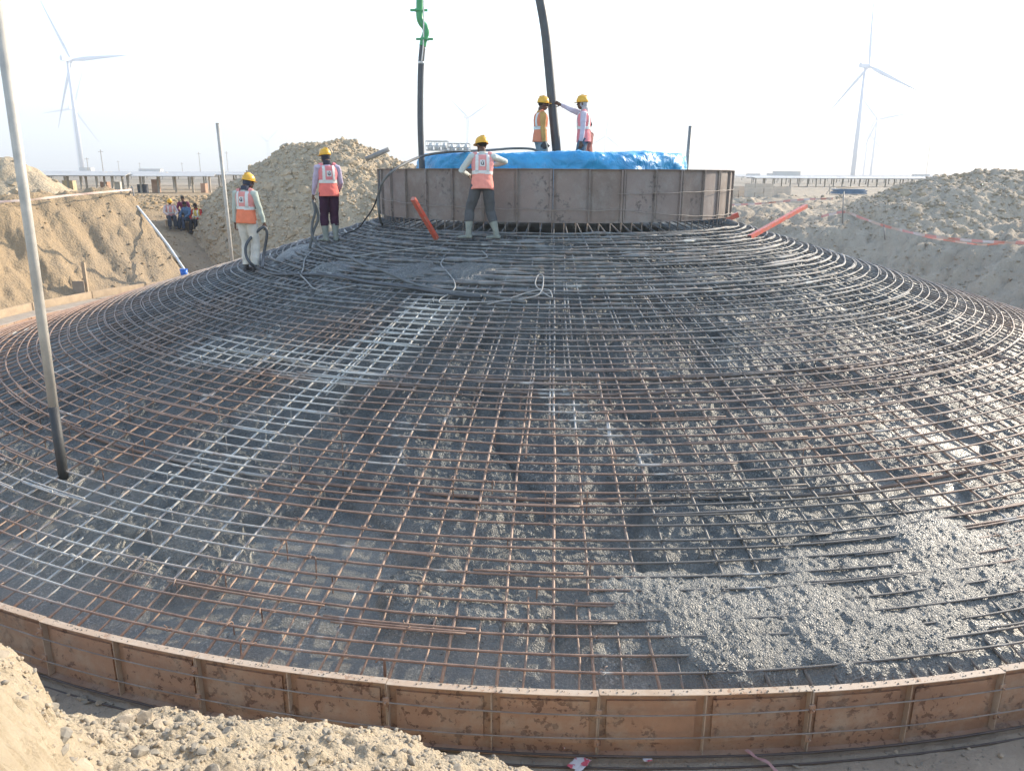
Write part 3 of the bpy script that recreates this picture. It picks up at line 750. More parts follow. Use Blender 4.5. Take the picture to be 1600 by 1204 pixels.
# closed inside: deck the men stand on
M['deck'] = pm('deck_concrete', (0.25, 0.24, 0.22), (0.18, 0.175, 0.165), 3, 0.85, world=True)
mdk = MB(); ring = [Vector((1.9 * math.cos(2 * PI * i / 32), 1.9 * math.sin(2 * PI * i / 32), 0)) for i in range(32)]
ZDECK = 3.77
V = [v + Vector((0, 0, ZDECK)) for v in ring] + [v + Vector((0, 0, ZDECK - .5)) for v in ring]
mdk.add(V, [tuple(range(32))] + [(i, i + 32, (i + 1) % 32 + 32, (i + 1) % 32) for i in range(32)]); mdk.build('work_deck', M['deck'], drum)

# ------------------------------------------------------------------ blue tarpaulin over the anchor cage
def tarp_mat():
    t = NT('blue_tarpaulin'); p = t.obj()
    c = t.mix(t.map(t.noise(p, 2.5, 5), 0.35, 0.65), (0.045, 0.35, 0.64), (0.03, 0.26, 0.52))
    c = t.mix(t.map(t.noise(p, 6, 5, .7), 0.6, 0.75, 0, .5), c, (0.28, 0.45, 0.62))
    t.set('Base Color', c); t.set('Roughness', 0.42); t.set('Specular IOR Level', .5)
    n = t.noise(p, 3.2, 4, .55, 1.2); v = t.vor(p, 4.5)
    t.bump(t.math('ADD', n, t.math('MULTIPLY', v, .25)), .8, 0.09); return t.m
M['tarp'] = tarp_mat()
na, RO, RI = 420, 2.84, 2.00
cols = [(RO + .08, 3.42), (RO + .06, 3.55), (RO + .03, 3.8), (RO + .02, 4.05), (RO + .02, 4.25), (RO - .02, 4.36), (RO - .07, 4.405), (RO - .2, 4.42), (RO - .5, 4.40), (RI + .05, 4.41), (RI, 4.3), (RI - .03, 3.6)]
Rr = []; Zz = []
for k in range(len(cols) - 1):
    for s in range(4):
        Rr.append(cols[k][0] + (cols[k + 1][0] - cols[k][0]) * s / 4); Zz.append(cols[k][1] + (cols[k + 1][1] - cols[k][1]) * s / 4)
Rr.append(cols[-1][0]); Zz.append(cols[-1][1]); Rr = np.array(Rr)[:, None]; Zz = np.array(Zz)[:, None]
A = np.linspace(0, 2 * PI, na, endpoint=False)[None, :]
fold = 0.06 * fbm(A * 5 + Zz * 2.2, Zz * 1.5 + A, 3, 2, .5) - .07 * np.abs(fbm(A * 6 + Zz * 4, Zz * 1.5 - A * 2, 6, 3)) + .05 * np.abs(fbm(A * 9 - Zz * 6, Zz * 1.5, 8, 2))
Rx = Rr + fold * sstep(RI - .1, RI + .3, Rr); Zx = Zz + (0.05 * fbm(A * 5, Rr * 2, 9, 3) + .03 * np.abs(fbm(A * 30, Rr * 6, 19, 3))) * sstep(3.9, 4.4, Zz) - .04 * (A * 0 + 1) + .02 * np.cos(A)
tp = nobj('tarpaulin', grid_mesh('tarpaulin', Rx * np.cos(A), Rx * np.sin(A), Zx, M['tarp'], wrap=True)); tp.location = (CX - .10, CY - .15, 0)
tag(tp, 'crumpled bright blue plastic sheet wrapped round the anchor cage inside the pedestal form', 'tarpaulin')

# ------------------------------------------------------------------ poles, pipes, hoses
M['galv'] = pm('galvanised_pipe', (0.50, 0.47, 0.41), (0.36, 0.34, 0.30), 4, 0.55, bump=0.25, bscale=30, bdist=.003, spec=.4)
M['blackwrap'] = pm('black_sleeve', (0.03, 0.033, 0.033), (0.05, 0.05, 0.048), 6, 0.6, bump=0.3)
M['rubber'] = pm('black_rubber', (0.055, 0.06, 0.065), (0.085, 0.09, 0.095), 3, 0.5, bump=0.2, bscale=12)
M['muddy_rubber'] = pm('cement_smeared_rubber', (0.09, 0.095, 0.09), (0.15, 0.155, 0.15), 4, 0.6, bump=0.3, bscale=20)
M['green'] = pm('green_paint', (0.05, 0.33, 0.12), (0.06, 0.26, 0.11), 5, 0.4, bump=0.1)
M['white'] = pm('white_plastic', (0.75, 0.75, 0.72), (0.6, 0.6, 0.57), 8, 0.5, bump=0.1)
M['red'] = pm('orange_red_paint', (0.66, 0.085, 0.045), (0.46, 0.17, 0.12), 9, 0.45, bump=0.1)
M['redin'] = pm('faded_pink_inside', (0.5, 0.22, 0.16), (0.4, 0.2, 0.15), 9, 0.7, bump=0.1)
M['steelgrey'] = pm('grey_steel', (0.28, 0.27, 0.25), (0.2, 0.19, 0.18), 5, 0.5, bump=0.15)
M['wood'] = pm('raw_timber', (0.47, 0.36, 0.24), (0.37, 0.28, 0.19), 5, 0.85, bump=0.4, bscale=25)
M['rope'] = pm('white_rope', (0.33, 0.33, 0.31), (0.24, 0.24, 0.23), 12, 0.8, bump=0.2)
def vpole(name, label, base, top, r, mat, lower=None, lowmat=None, cat='pole'):
    t = empty(name, base, 0, label, cat); b = Vector(base); d = Vector(top) - b
    k = lower / d.length if lower else 0
    m = MB(); m.tube([d * k, d * .5 + Vector((.008, 0, 0)), d], r, 14); m.build('upper_pipe', mat, t, True)
    mc = MB(); mc.tube([d * .999, d * 1.0015], r * 1.08, 14); mc.build('end_cap', mat, t, True)
    if lower: m = MB(); m.tube([Vector((0, 0, -.2)), d * k], r * 1.06, 14); m.build('lower_sleeve', lowmat, t, True)
    return t
pb = at_cone(101, 757, -.12)
pt = at(-18, -60, pb.y + .02)
vpole('steel_pole', 'long pale pole with black lower end standing in the concrete at the left', pb, pt, .048, M['galv'], .86, M['blackwrap'])
b2 = at(363, 418, 27.0); b2.z = gz(b2.x, b2.y) - .1; t2 = at(338, 195, 27.0)
vpole('steel_pole', 'thin upright pole behind the cone beside the leftmost worker', b2, t2, .058, M['galv'])
b3 = at(1066, 300, 18.6); t3 = at(1077, 196, 18.6); b3.z = 3.0
vpole('steel_pole', 'short thin pole sticking up behind the right end of the blue sheet', b3, t3, .04, M['steelgrey'])

def hose(name, label, pts, r, mat, cat='hose', n=8, seg=10):
    m = MB(); m.tube(crom(pts, n), r, seg); o = m.build(name, mat, None, True); return tag(o, label, cat)
# delivery hose with green end pipe, left
YH = 15.6
h = empty('pump_hose', at(657, 250, YH), 0, 'black concrete delivery hose hanging from a green steel pipe at left', 'hose')
o0 = at(657, 250, YH)
m = MB(); m.tube([p - o0 for p in crom([at(659, 290, YH), at(657, 245, YH), at(655, 190, YH), at(655, 130, YH), at(656, 96, YH), at(658, 72, YH)], 5)], .060, 14); m.build('hose', M['rubber'], h, True)
m = MB(); m.tube([p - o0 for p in crom([at(658, 73, YH), at(660, 62, YH), at(663, 52, YH), at(662, 44, YH), at(656, 36, YH), at(653, 26, YH), at(653, 0, YH), at(652, -60, YH)], 6)], .065, 14); m.build('green_pipe', M['green'], h, True)
for (px, py, w) in ((661, 62, .12), (652, 17, .13)):
    c = at(px, py, YH) - o0; m = MB(); m.tube([c - Vector((0, 0, .02)), c + Vector((0, 0, .02))], .085, 16); m.box(c, (.32, .05, .035)); m.build('clamp', M['green'], h)
m = MB(); m.tube([p - o0 - Vector((0, .07, 0)) for p in crom([at(657, 99, YH), at(659, 80, YH), at(660, 60, YH), at(660, 45, YH), at(660, 28, YH), at(659, -30, YH)], 5)], .012, 6); m.build('safety_rope', M['white'], h, True)
c = at(656, 99, YH) - o0; m = MB(); m.tube([c - Vector((0, 0, .02)), c + Vector((0, 0, .02))], .066, 14); m.build('rope_tie', M['white'], h, True)
YH2 = 16.6
hose('pump_hose', 'thick dark concrete hose slanting down between the two men on the pedestal', [at(868, 262, YH2), at(868, 236, YH2), at(862, 175, YH2), at(856, 110, YH2), at(849, 45, YH2), at(839, -10, YH2), at(828, -60, YH2)], .092, M['rubber'], seg=16)

def flatc(px, py, dz=.035): return at_cone(px, py, dz)
hose('air_hose', 'grey hose climbing from the mat over the left edge of the pedestal form', [flatc(596, 352), at(592, 340, 14.2), at(590, 310, 14.15), at(597, 285, 14.0), at(615, 266, 13.95), at(640, 252, 14.4), at(665, 243, 14.9), at(700, 238, 15.0), at(760, 235, 15.4), at(800, 232, 16.0), at(830, 233, 16.2), at(842, 240, 16.2)], .023, M['muddy_rubber'])
hose('cable', 'thin black cable hanging in a curve beside the left end of the pedestal form', [at(592, 268, 14.6), at(590, 300, 14.4), at(582, 325, 14.7), at(570, 343, 15.4), at(558, 358, 15.6), flatc(540, 366), flatc(530, 372)], .014, M['blackwrap'])
hose('rope', 'pale thin rope loops lying on the mat in the middle of the cone', [flatc(752, 392), flatc(760, 402), flatc(735, 405), flatc(700, 403), flatc(688, 412), flatc(698, 425), flatc(708, 438), flatc(710, 450), flatc(700, 460), flatc(687, 468), flatc(690, 474), flatc(730, 473), flatc(790, 470), flatc(830, 464), flatc(845, 455), flatc(848, 432), flatc(840, 430), flatc(836, 445), flatc(850, 458), flatc(862, 464), flatc(855, 452), flatc(830, 455), flatc(790, 468), flatc(760, 476)], .010, M['rope'], 'rope', seg=6)
hose('rope', 'pale wavy rope on the mat just right of the leftmost worker', [flatc(465, 427), flatc(478, 440), flatc(490, 452), flatc(512, 456), flatc(530, 452), flatc(556, 447)], .011, M['rope'], 'rope', seg=6)
hose('rope', 'thin grey rope running from the second worker to the red bar', [flatc(488, 392), flatc(476, 405), flatc(473, 420), flatc(470, 428)], .011, M['rope'], 'rope', seg=6)
hose('rope', 'thin light rope lying between the second worker and the red bar on the cone', [flatc(520, 395), flatc(545, 402), flatc(590, 396), flatc(640, 390), flatc(684, 386)], .012, M['rope'], 'rope', seg=6)
hose('cable', 'thin dark cable drooping onto the timber edge at the far left', [at(-40, 450, 22), at(10, 474, 22), at(30, 488, 21.5), at(55, 492, 21.3), at(90, 490, 21.3)], .02, M['blackwrap'])

# red level bars
def red_bar(label, a, b, w):
    t = empty('level_bar', a, 0, label, 'bar'); d = Vector(b) - Vector(a); q = d.to_track_quat('Z', 'Y').to_matrix(); L = d.length
    m = MB(); 
    for s in (-1, 1): m.box(d * .5 + q @ Vector((s * w / 2, 0, 0)), (.006, w, L), q)
    m.box(d * .5 + q @ Vector((0, w / 2, 0)), (w, .006, L), q); m.box(d * .5 + q @ Vector((0, -w / 2, 0)), (w, .006, L), q); m.build('bar_body', M['red'], t)
    m = MB(); m.box(d * .995, (w * .9, w * .9, .01), q); m.build('open_end', M['redin'], t)
    m = MB(); m.tube([d * -.04, d * .09], .028, 8); m.build('foot_rod', M['blacksteel'], t, True)
    return t
red_bar('orange red square bar leaning left of the worker who leans on the pedestal', flatc(681, 373), at(644, 311, 13.0), .068)
red_bar('long orange red bar leaning outward on the right shoulder of the cone', flatc(1170, 369), at(1258, 320, 16.4), .072)
red_bar('short end of a red bar just behind the right edge of the pedestal form', at(1128, 343, 18.7), at(1152, 334, 18.7), .11)
m = MB(); a, b = at(570, 250, 33.0), at(606, 234, 33.0); m.tube([a, b], .10, 10); tag(m.build('steel_tube', M['steelgrey'], None, True), 'short grey tube poking out of the top of the dirt mound', 'tube')
# pipe lying down the left bank
hose('white_pipe', 'white plastic pipe lying down the sandy bank on the left', [at(200, 309, 29.0), at(232, 348, 27.7), at(262, 386, 26.6), at(293, 432, 25.4)], .042, M['white'], 'pipe', 2, 10)
t = empty('blue_bucket', at(287, 431, 24.6), 0, 'small blue plastic bucket at the foot of the white pipe', 'bucket'); M['blue'] = pm('blue_plastic', (0.02, 0.16, 0.6), (0.02, 0.12, 0.45), 6, .4, bump=0)
m = MB(); m.tube([(0, 0, -.1), (0, 0, .16)], [.09, .12], 14, cap=True); m.build('bucket_body', M['blue'], t, True); m = MB(); m.tube([(.12 * math.cos(i * .52), .12 * math.sin(i * .52), .16) for i in range(12)], .012, 5, closed=True); m.build('bucket_rim', M['blue'], t, True)

# timber along the far left of the form
def plank(label, a, b, w, th, mat=M['wood'], name='timber_plank'):
    a, b = Vector(a), Vector(b); t = empty(name, a, 0, label, 'plank'); d = b - a; q = d.to_track_quat('X', 'Z').to_matrix()
    m = MB(); m.box(d * .5, (d.length, th, w), q); m.build('board', mat, t); m = MB()
    for k in (.08, .5, .92): m.box(d * k + q @ Vector((0, -th, 0)), (.05, th, w * .9), q)
    m.build('batten', mat, t); return t
M['ledge'] = pm('dusty_board', (.40, .33, .25), (.32, .26, .19), 3, .9, bump=.3)
for k, (d0, d1) in enumerate([(196, 187.5), (187.2, 178.8), (178.5, 170), (169.8, 161.4), (161.2, 153.5), (153.2, 146)]):
    p0, p1 = [Vector((CX + 13.22 * math.cos(math.radians(d)), CY + 13.22 * math.sin(math.radians(d)), .50)) for d in (d0, d1)]
    t = empty('walk_board', p0, 0, ['dusty walk board outside the left rim, nearest of the six', 'second dusty walk board outside the left rim from the near end', 'third dusty walk board outside the left rim from the near end', 'fourth dusty walk board outside the left rim, near the plywood stake', 'fifth dusty walk board outside the left rim, beyond the stake', 'farthest dusty walk board outside the left rim'][k], 'board', 'walk boards outside the left rim')
    d = p1 - p0; q = d.to_track_quat('X', 'Z').to_matrix(); m = MB(); m.box(d * .5, (d.length, .62, .04), q); m.build('board', M['ledge'], t)
    m = MB()
    for u in (.1, .9): m.box(d * u - Vector((0, 0, .27)), (.07, .5, .5), q)
    m.build('trestle', M['wood'], t)
    p0, p1 = [Vector((CX + 13.62 * math.cos(math.radians(d)), CY + 13.62 * math.sin(math.radians(d)), .60)) for d in (d0, d1)]
    d = p1 - p0; q = d.to_track_quat('X', 'Z').to_matrix(); m = MB(); m.box(p0 - t.location + d * .5, (d.length * .99, .035, .22), q); m.build('edge_board', M['wood'], t)
t = empty('board_stake', at(122, 470, 23.4), 0, 'small plywood board nailed to an upright timber stake on the left', 'stake')
o0 = at(122, 470, 23.4); a, b = at(134, 470, 23.4) - o0, at(132, 413, 23.4) - o0
m = MB(); m.box((a + b) / 2, (.10, .07, (b - a).length)); m.build('upright', M['wood'], t)
m = MB(); c = (at(123, 457, 23.3) - o0); m.box(c, (.36, .025, .58)); m.build('plywood', pm('plywood', (.36, .30, .23), (.28, .23, .18), 4, .9), t)

# ------------------------------------------------------------------ warning tape
def tape_mat():
    t = NT('warning_tape'); p = t.obj(); sx = t.n('ShaderNodeSeparateXYZ'); t.l(p, sx.inputs[0])
    s = t.math('FRACT', t.math('MULTIPLY', sx.outputs[0], 2.2)); c = t.mix(t.map(s, .48, .52), (.64, .30, .25), (.62, .50, .44))
    t.set('Base Color', c); t.set('Roughness', .5); return t.m
M['tape'] = tape_mat()
M['tape_old'] = pm('faded_tape', (.66, .56, .48), (.62, .42, .35), 2, .6, bump=0)
def tape(label, pts, w, mat, posts=(), pr=.02):
    t = empty('warning_tape', pts[0], 0, label, 'tape'); o0 = Vector(pts[0]); P = crom(pts, 10); m = MB(); N = len(P)
    V = []
    for i, p in enumerate(P):
        tw = .5 * math.sin(i * .37) + .35 * math.sin(i * .9); V += [p - o0 + Vector((0, math.sin(tw) * w / 2, math.cos(tw) * w / 2)), p - o0 - Vector((0, math.sin(tw) * w / 2, math.cos(tw) * w / 2))]
    F = [(2 * i, 2 * i + 1, 2 * i + 3, 2 * i + 2) for i in range(N - 1)]; n = len(V)
    V += [v + Vector((0, .003, 0)) for v in V]; F += [tuple(k + n for k in reversed(f)) for f in F]
    m.add(V, F); m.build('ribbon', mat, t)
    for (a, b) in posts: q = MB(); q.tube([Vector(a) - o0, Vector(b) - o0], pr, 6); q.build('stake', M['steelgrey'], t, True)
    return t
tape('red and white tape strung over the crest of the right bank to the right edge', [at(1282, 336, 26.4), at(1317, 329, 26.2), at(1345, 338, 25.6), at(1380, 350, 24.9), at(1440, 364, 24.0), at(1500, 371, 23.2), at(1560, 375, 22.6), at(1640, 377, 22)], .085, M['tape'], [(at(1315, 347, 26.2), at(1317, 297, 26.2)), (at(1382, 372, 24.9), at(1380, 349, 24.9))])
tape('second sagging red tape strand lying close to the ground on the right', [at(1440, 366, 24.0), at(1475, 372, 23.6), at(1505, 376, 23.2), at(1540, 379, 22.9), at(1600, 373, 22.4)], .05, M['tape'])
tape('faint red tape between the pedestal form and the brick stacks', [at(1136, 319, 34), at(1190, 316, 33), at(1250, 310, 32), at(1300, 308, 32)], .08, M['tape'])
tape('faded pale tape along the crest of the left bank', [at(-30, 320, 24.0), at(40, 316, 24.8), at(100, 309, 26), at(150, 304, 27), at(204, 299, 28.6)], .07, M['tape_old'], [(at(199, 312, 28.7), at(205, 293, 28.6)), (at(209, 320, 28.7), at(206, 294, 28.7))], .025)

# ------------------------------------------------------------------ haze-distant place: wind turbines
M['turbine'] = pm('turbine_white', (.62, .64, .68), (.58, .60, .64), .1, .5, bump=0)
def turbine(label, hub_px, base_px, Y, yaw, phase, tower_h=None, lean=0):
    hub = at(hub_px[0], hub_px[1], Y); Hh = hub.z - PLAIN; s = Hh / 120.0
    bx = at(base_px, 270, Y).x
    t = empty('wind_turbine', (hub.x, Y, PLAIN - 2), 0, label, 'wind turbine'); H = Hh + 2
    bx -= hub.x
    off = Vector((math.sin(yaw), math.cos(yaw), 0)) * 5.2 * s    # rotor sits upwind
    m = MB(); m.tube([(0, 0, 0), (0, 0, H * .5), (0, 0, H - 2.2 * s)], [2.5 * s, 2.1 * s, 1.5 * s], 20); m.build('tower', M['turbine'], t, True)
    rot = Matrix.Rotation(-yaw, 3, 'Z')
    m = MB(); c = Vector((0, 0, H)) - off * .35
    m.box(c, (3.8 * s, 12 * s, 4.0 * s), rot); m.box(c + rot @ Vector((0, -5 * s, 2.8 * s)), (2.6 * s, 1.2 * s, 1.8 * s), rot); m.build('nacelle', M['turbine'], t)
    hc = Vector((0, 0, H)) + off; m = MB(); m.ball(hc, 2.1 * s, 16, 10); m.build('hub', M['turbine'], t, True)
    L = 80 * s
    for k in range(3):
        b = MB(); P = []; R_ = []
        for i in range(13):
            u = i / 12; P.append((0, (.9 * u * u) * s * 3, L * u)); ch = np.interp(u, [0, .06, .2, .5, .8, 1], [1.2, 1.3, 2.4, 1.7, 1.0, .25]) * s; R_.append((ch, max(.12, .95 * (1 - u) ** 1.2) * s))
        b.tube(P, R_, 10, side=(1, 0, 0)); o = b.build('blade', M['turbine'], t, True); o.location = hc
        o.rotation_euler = (Matrix.Rotation(-yaw, 3, 'Z') @ Matrix.Rotation(phase + k * 2 * PI / 3, 3, 'Y')).to_euler()
    return t
R_ = math.radians
turbine('tall pale wind turbine on the left with one blade pointing up left out of frame', (103, 96), 117, 830, R_(22), R_(89))
turbine('small faint wind turbine half hidden behind the tall left turbine', (110, 172), 112, 1750, R_(14), R_(24))
turbine('tiny wind turbine on the horizon left of the dirt mound', (415, 222), 415, 2900, R_(30), R_(55))
turbine('small wind turbine above the blue sheet left of the standing hose', (728, 184), 727, 1700, R_(40), R_(65))
turbine('very faint wind turbine right of the men on the pedestal', (944, 212), 944, 2300, R_(36), R_(5))
turbine('large pale wind turbine on the right with one blade straight up', (1350, 101), 1331, 850, R_(72), R_(-6))
turbine('smaller faint wind turbine just right of the large right turbine', (1369, 184), 1362, 1720, R_(36), R_(80))
turbine('faintest wind turbine on the horizon near the right edge of the big turbine pair', (1355, 205), 1352, 2300, R_(36), R_(20))

# solar mounting rows
M['panel'] = pm('solar_sheet', (.44, .42, .38), (.36, .345, .32), .5, .45, bump=0, spec=.4)
M['post'] = pm('grey_post', (.42, .37, .30), (.33, .29, .24), 2, .8, bump=0)
def solar_row(label, x0, x1, Y, ztop, slope, nposts, w=2.4, yend=None):
    t = empty('solar_mounting_row', (x0, Y, PLAIN), 0, label, 'mounting frame', 'solar mounting rows on the plain'); ye = (yend or Y) - Y
    nt_ = max(1, int((x1 - x0) / 6)); pz = None
    sh = MB(); sh.box((0, 0, 0), ((x1 - x0) / nt_ - .12, w, .05), Matrix.Rotation(slope, 3, 'X')); shm = sh.mesh('table_top', M['panel'])
    for k in range(nt_):
        u = (k + .5) / nt_; o = nobj('table_top', shm, t); o.location = ((x1 - x0) * u, ye * u, ztop - PLAIN + random.uniform(-.03, .03)); o.rotation_euler = (0, 0, math.atan2(ye, x1 - x0))
    pp = MB(); pp.box((0, 0, .0), (.13, .13, ztop - PLAIN + .4)); ppm = pp.mesh('post', M['post'])
    for k in range(nposts):
        u = (k + .5) / nposts; o = nobj('post', ppm, t); o.location = ((x1 - x0) * u, ye * u, (ztop - PLAIN) / 2 - .22)
    m = MB(); m.box(((x1 - x0) / 2, ye / 2, ztop - PLAIN - .14), (math.hypot(x1 - x0, ye), .07, .09), Matrix.Rotation(math.atan2(ye, x1 - x0), 3, 'Z')); m.build('purlin', M['post'], t)
    return t
solar_row('nearest long solar mounting row on the plain at the left, on short posts', -46, -26, 64, 3.78, .08, 15, 3.0, 70)
solar_row('second solar mounting row, directly behind the nearest one on the left', -54, -24, 80, 3.85, .08, 20, 3.0, 84)
solar_row('third solar mounting row on the left, reaching the dirt mound', -64, -22, 101, 3.9, .08, 22, 3.0, 106)
for k, (Y, xa, xb) in enumerate([(135, -90, -28), (180, -120, -35), (240, -165, -45)]):
    solar_row(['thin distant solar mounting row on the left, fourth back', 'thin hazy solar mounting row on the left, fifth back', 'last faint solar mounting row on the left horizon'][k], xa, xb, Y, 3.9, .08, 24, 3.5)
for k, (Y, xa, xb) in enumerate([(120, 36, 70), (150, 44, 100), (190, 56, 130), (250, 70, 170), (340, 96, 230)]):
    solar_row(['nearest hazy mounting row on the right of the plain', 'second hazy mounting row on the right, behind the nearest', 'third hazy mounting row on the right of the plain', 'fourth pale mounting row toward the right horizon', 'last pale mounting row on the right horizon'][k], xa, xb, Y, 3.6 - .05 * k, .05, 26, 4)
# coloured sheets and barrels among the posts
def small_block(name, label, cat, p, dim, mat, mat2, rz=0):
    t = empty(name, p, rz, label, cat); m = MB(); m.box((0, 0, dim[2] / 2), dim); m.build('body', mat, t)
    m = MB(); m.box((0, 0, dim[2] + .02), (dim[0] * 1.04, dim[1] * 1.04, .04)); m.build('cover', mat2, t); return t
M['yellowsheet'] = pm('yellow_sheet', (.55, .44, .26), None, 2, .7, bump=0); M['orangesheet'] = pm('orange_sheet', (.42, .25, .16), None, 2, .7, bump=0)
M['whitesheet'] = pm('white_sheet', (.62, .6, .55), None, 2, .7, bump=0); M['dark'] = pm('dark_cloth', (.06, .07, .09), None, 3, .8, bump=0)
for (px, w, hh, mt, lb) in ((108, .9, 1.0, 'yellowsheet', 'yellow sheet covered bundle under the solar frames at left'), (164, .6, .9, 'orangesheet', 'orange wrapped bundle under the solar frames'), (243, .5, 1.1, 'orangesheet', 'narrow orange red bundle near the right end of the frames'), (222, .7, .7, 'dark', 'dark drum shaped bundle below the solar frames'), (75, .7, .8, 'whitesheet', 'white sack pile under the frames at far left'), (185, .5, .9, 'whitesheet', 'white bundle between orange and dark bundles below the frames'), (318, .4, .8, 'orangesheet', 'small orange bundle next to the thin upright pole')):
    p = at(px, 297, 69); p.z = gz(p.x, p.y) - .05; small_block('wrapped_bundle', lb, 'bundle', p, (w, .6, hh), M[mt], M[mt])
# brick stacks, sheet pile and cabins on the right
M['block'] = pm('pale_block', (.62, .53, .43), (.52, .45, .37), 2, .9, bump=.2)
brk = MB(); brk.box((0, 0, 0), (.58, .28, .27)); brm = brk.mesh('block', M['block'])
for (px, py, Y, nx, nz, lb) in ((1158, 305, 52, 2, 3, 'pale block stack next to the pedestal form, leftmost'), (1190, 305, 51, 3, 3, 'middle pale block stack right of the pedestal form'), (1226, 304, 53, 2, 3, 'pale block stack farthest right from the pedestal form')):
    p = at(px, py, Y); p.z = gz(p.x, p.y); t = empty('block_stack', p, .1, lb, 'block stack', 'block stacks behind the pedestal')
    for i in range(nx):
        for j in range(nz): o = nobj('block', brm, t); o.location = ((i - nx / 2) * .6 + random.uniform(-.02, .02), random.uniform(-.03, .03), .14 + j * .28)
p = at(1325, 294, 72); p.z = gz(p.x, p.y); t = empty('sheet_pile', p, 0, 'flat pile of blue sheets with a tan board on top on the right plain', 'sheet pile')
m = MB()
for k in range(4): m.box((random.uniform(-.2, .2), 0, .1 + k * .11), (2.7 - .1 * k, 1.6, .09))
m.build('blue_sheets', pm('blue_grey_sheet', (.12, .2, .3), None, 2, .6, bump=0), t); m = MB(); m.box((.1, 0, .62), (2.0, 1.4, .06), Matrix.Rotation(-.06, 3, 'Y')); m.build('tan_board', M['wood'], t); m = MB(); m.tube([(-1.6, .3, 0), (-1.7, .3, .9)], .03, 5); m.tube([(-1.9, .3, 0), (-1.5, .3, .7)], .03, 5); m.build('prop', M['post'], t)
for (px, Y, w, hh, lb) in ((1227, 420, 13, 3.4, 'white roofed site cabin on the horizon right of the pedestal'), (1208, 560, 9, 2.6, 'tiny low cabin on the horizon left of the white roofed one'), (1175, 600, 9, 2.4, 'tiny low hut on the horizon close to the pedestal form'), (235, 520, 14, 3.6, 'tiny grey hut on the horizon above the solar frames'), (135, 560, 8, 4.4, 'tiny dark hut on the horizon beside the big turbine base'), (1437, 640, 12, 2.6, 'tiny hut on the horizon far right')):
    p = at(px, 272, Y); p.z = PLAIN - .3; small_block('site_cabin', lb, 'cabin', p, (w, 5, hh + .3), M['whitesheet'], M['panel'])
for k, (px, Y, hh) in enumerate([(160, 380, 12), (137, 420, 9), (312, 500, 14), (355, 520, 15), (185, 600, 10), (218, 640, 9), (284, 620, 9), (1445, 700, 28)]):
    p = at(px, 272, Y); p.z = PLAIN - .3; t = empty('utility_pole', p, 0, ['thin utility pole above the middle of the solar frames', 'short utility pole just right of the large left turbine', 'thin tall mast left of the upright pole', 'faint mast right of the upright pole by the mound', 'short faint mast above the solar frames', 'second short faint mast above the solar frames', 'faint mast near the dirt mound foot', 'faint mast on the far right horizon'][k], 'mast', 'masts on the horizon')
    m = MB(); m.tube([(0, 0, 0), (0, 0, hh)], .22, 6); m.build('pole', M['post'], t); m = MB(); m.box((0, 0, hh * .93), (2.4, .2, .2)); m.build('crossarm', M['post'], t)

# ------------------------------------------------------------------ wire baskets on the blue sheet
M['chrome'] = pm('bright_wire', (.55, .55, .53), None, 5, .35, metal=.6, bump=0)
M['clear'] = pm('milky_plastic', (.62, .64, .63), (.5, .53, .53), 7, .3, bump=.3)
for k, (px, nx, lb) in enumerate([(682, 3, 'wire crate of milky bottles nearest the standing hose on the blue sheet'), (716, 3, 'lower wire crate of milky bottles, right of the other, on the blue sheet')]):
    p = at(px, 239, 15.0); p.z = 4.40 - .01 * k; t = empty('wire_crate', p, 0, lb, 'crate'); w, d, h_ = (.40, .3, .17 - .03 * k)
    m = MB()
    for z in (.01, h_ * .5, h_): m.tube([(-w / 2, -d / 2, z), (w / 2, -d / 2, z), (w / 2, d / 2, z), (-w / 2, d / 2, z)], .007, 5, closed=True)
    for i in range(6):
        for s in (-1, 1): m.tube([(-w / 2 + w * i / 5, s * d / 2, 0), (-w / 2 + w * i / 5, s * d / 2, h_)], .005, 4)
    m.build('wire_frame', M['chrome'], t)
    for i in range(nx):
        b = MB(); x = -w / 2 + .07 + i * .13; b.tube([(x, 0, .01), (x, 0, .09), (x, 0, .115), (x, 0, .14)], [.05, .05, .022, .022], 10); b.build('bottle', M['clear'], t, True)

# ------------------------------------------------------------------ litter
def crumple(name, label, p, sx, sy, mat, n=9, up=.04, rz=0, tilt=0, seed=0):
    u, v = np.meshgrid(np.linspace(-.5, .5, n * 2), np.linspace(-.5, .5, n * 2)); wv = .12 * fbm(u * 3, v * 3, seed, 3)
    Z = up * (1 + fbm(u * 4, v * 4, seed + 4, 3)) + up * .9 * np.abs(fbm(u * 8, v * 8, seed + 9, 2))
    o = nobj(name, grid_mesh(name, (u + wv) * sx, (v - wv) * sy, Z, mat)); o.location = p; o.rotation_euler = (tilt, 0, rz); sm_ = o.modifiers.new('s', 'SOLIDIFY'); sm_.thickness = .002
    return tag(o, label, 'litter')
def print_mat(name, base, ink, sc, th=.55):
    t = NT(name); p = t.obj(); t.set('Base Color', t.mix(t.map(t.noise(p, sc, 3), th, th + .03), base, ink)); t.set('Roughness', .4); return t.m
M['bag'] = print_mat('printed_bag', (.62, .60, .60), (.55, .10, .14), 14); M['clearbag'] = pm('clear_bag', (.45, .40, .37), (.36, .31, .28), 10, .25, bump=.5, bscale=20)
p = at_z(494, 1104, .0); p = at(494, 1104, 5.05)
crumple('plastic_bag', 'crumpled plastic bag with pink print lying against the formwork', Vector((p.x, p.y - .02, p.z)), .15, .12, M['bag'], up=.02, tilt=.9, seed=3)
crumple('plastic_bag', 'clear crumpled plastic bag against the formwork behind the printed one', Vector((p.x - .05, p.y + .03, p.z - .02)), .24, .2, M['clearbag'], up=.03, tilt=1.0, seed=8)
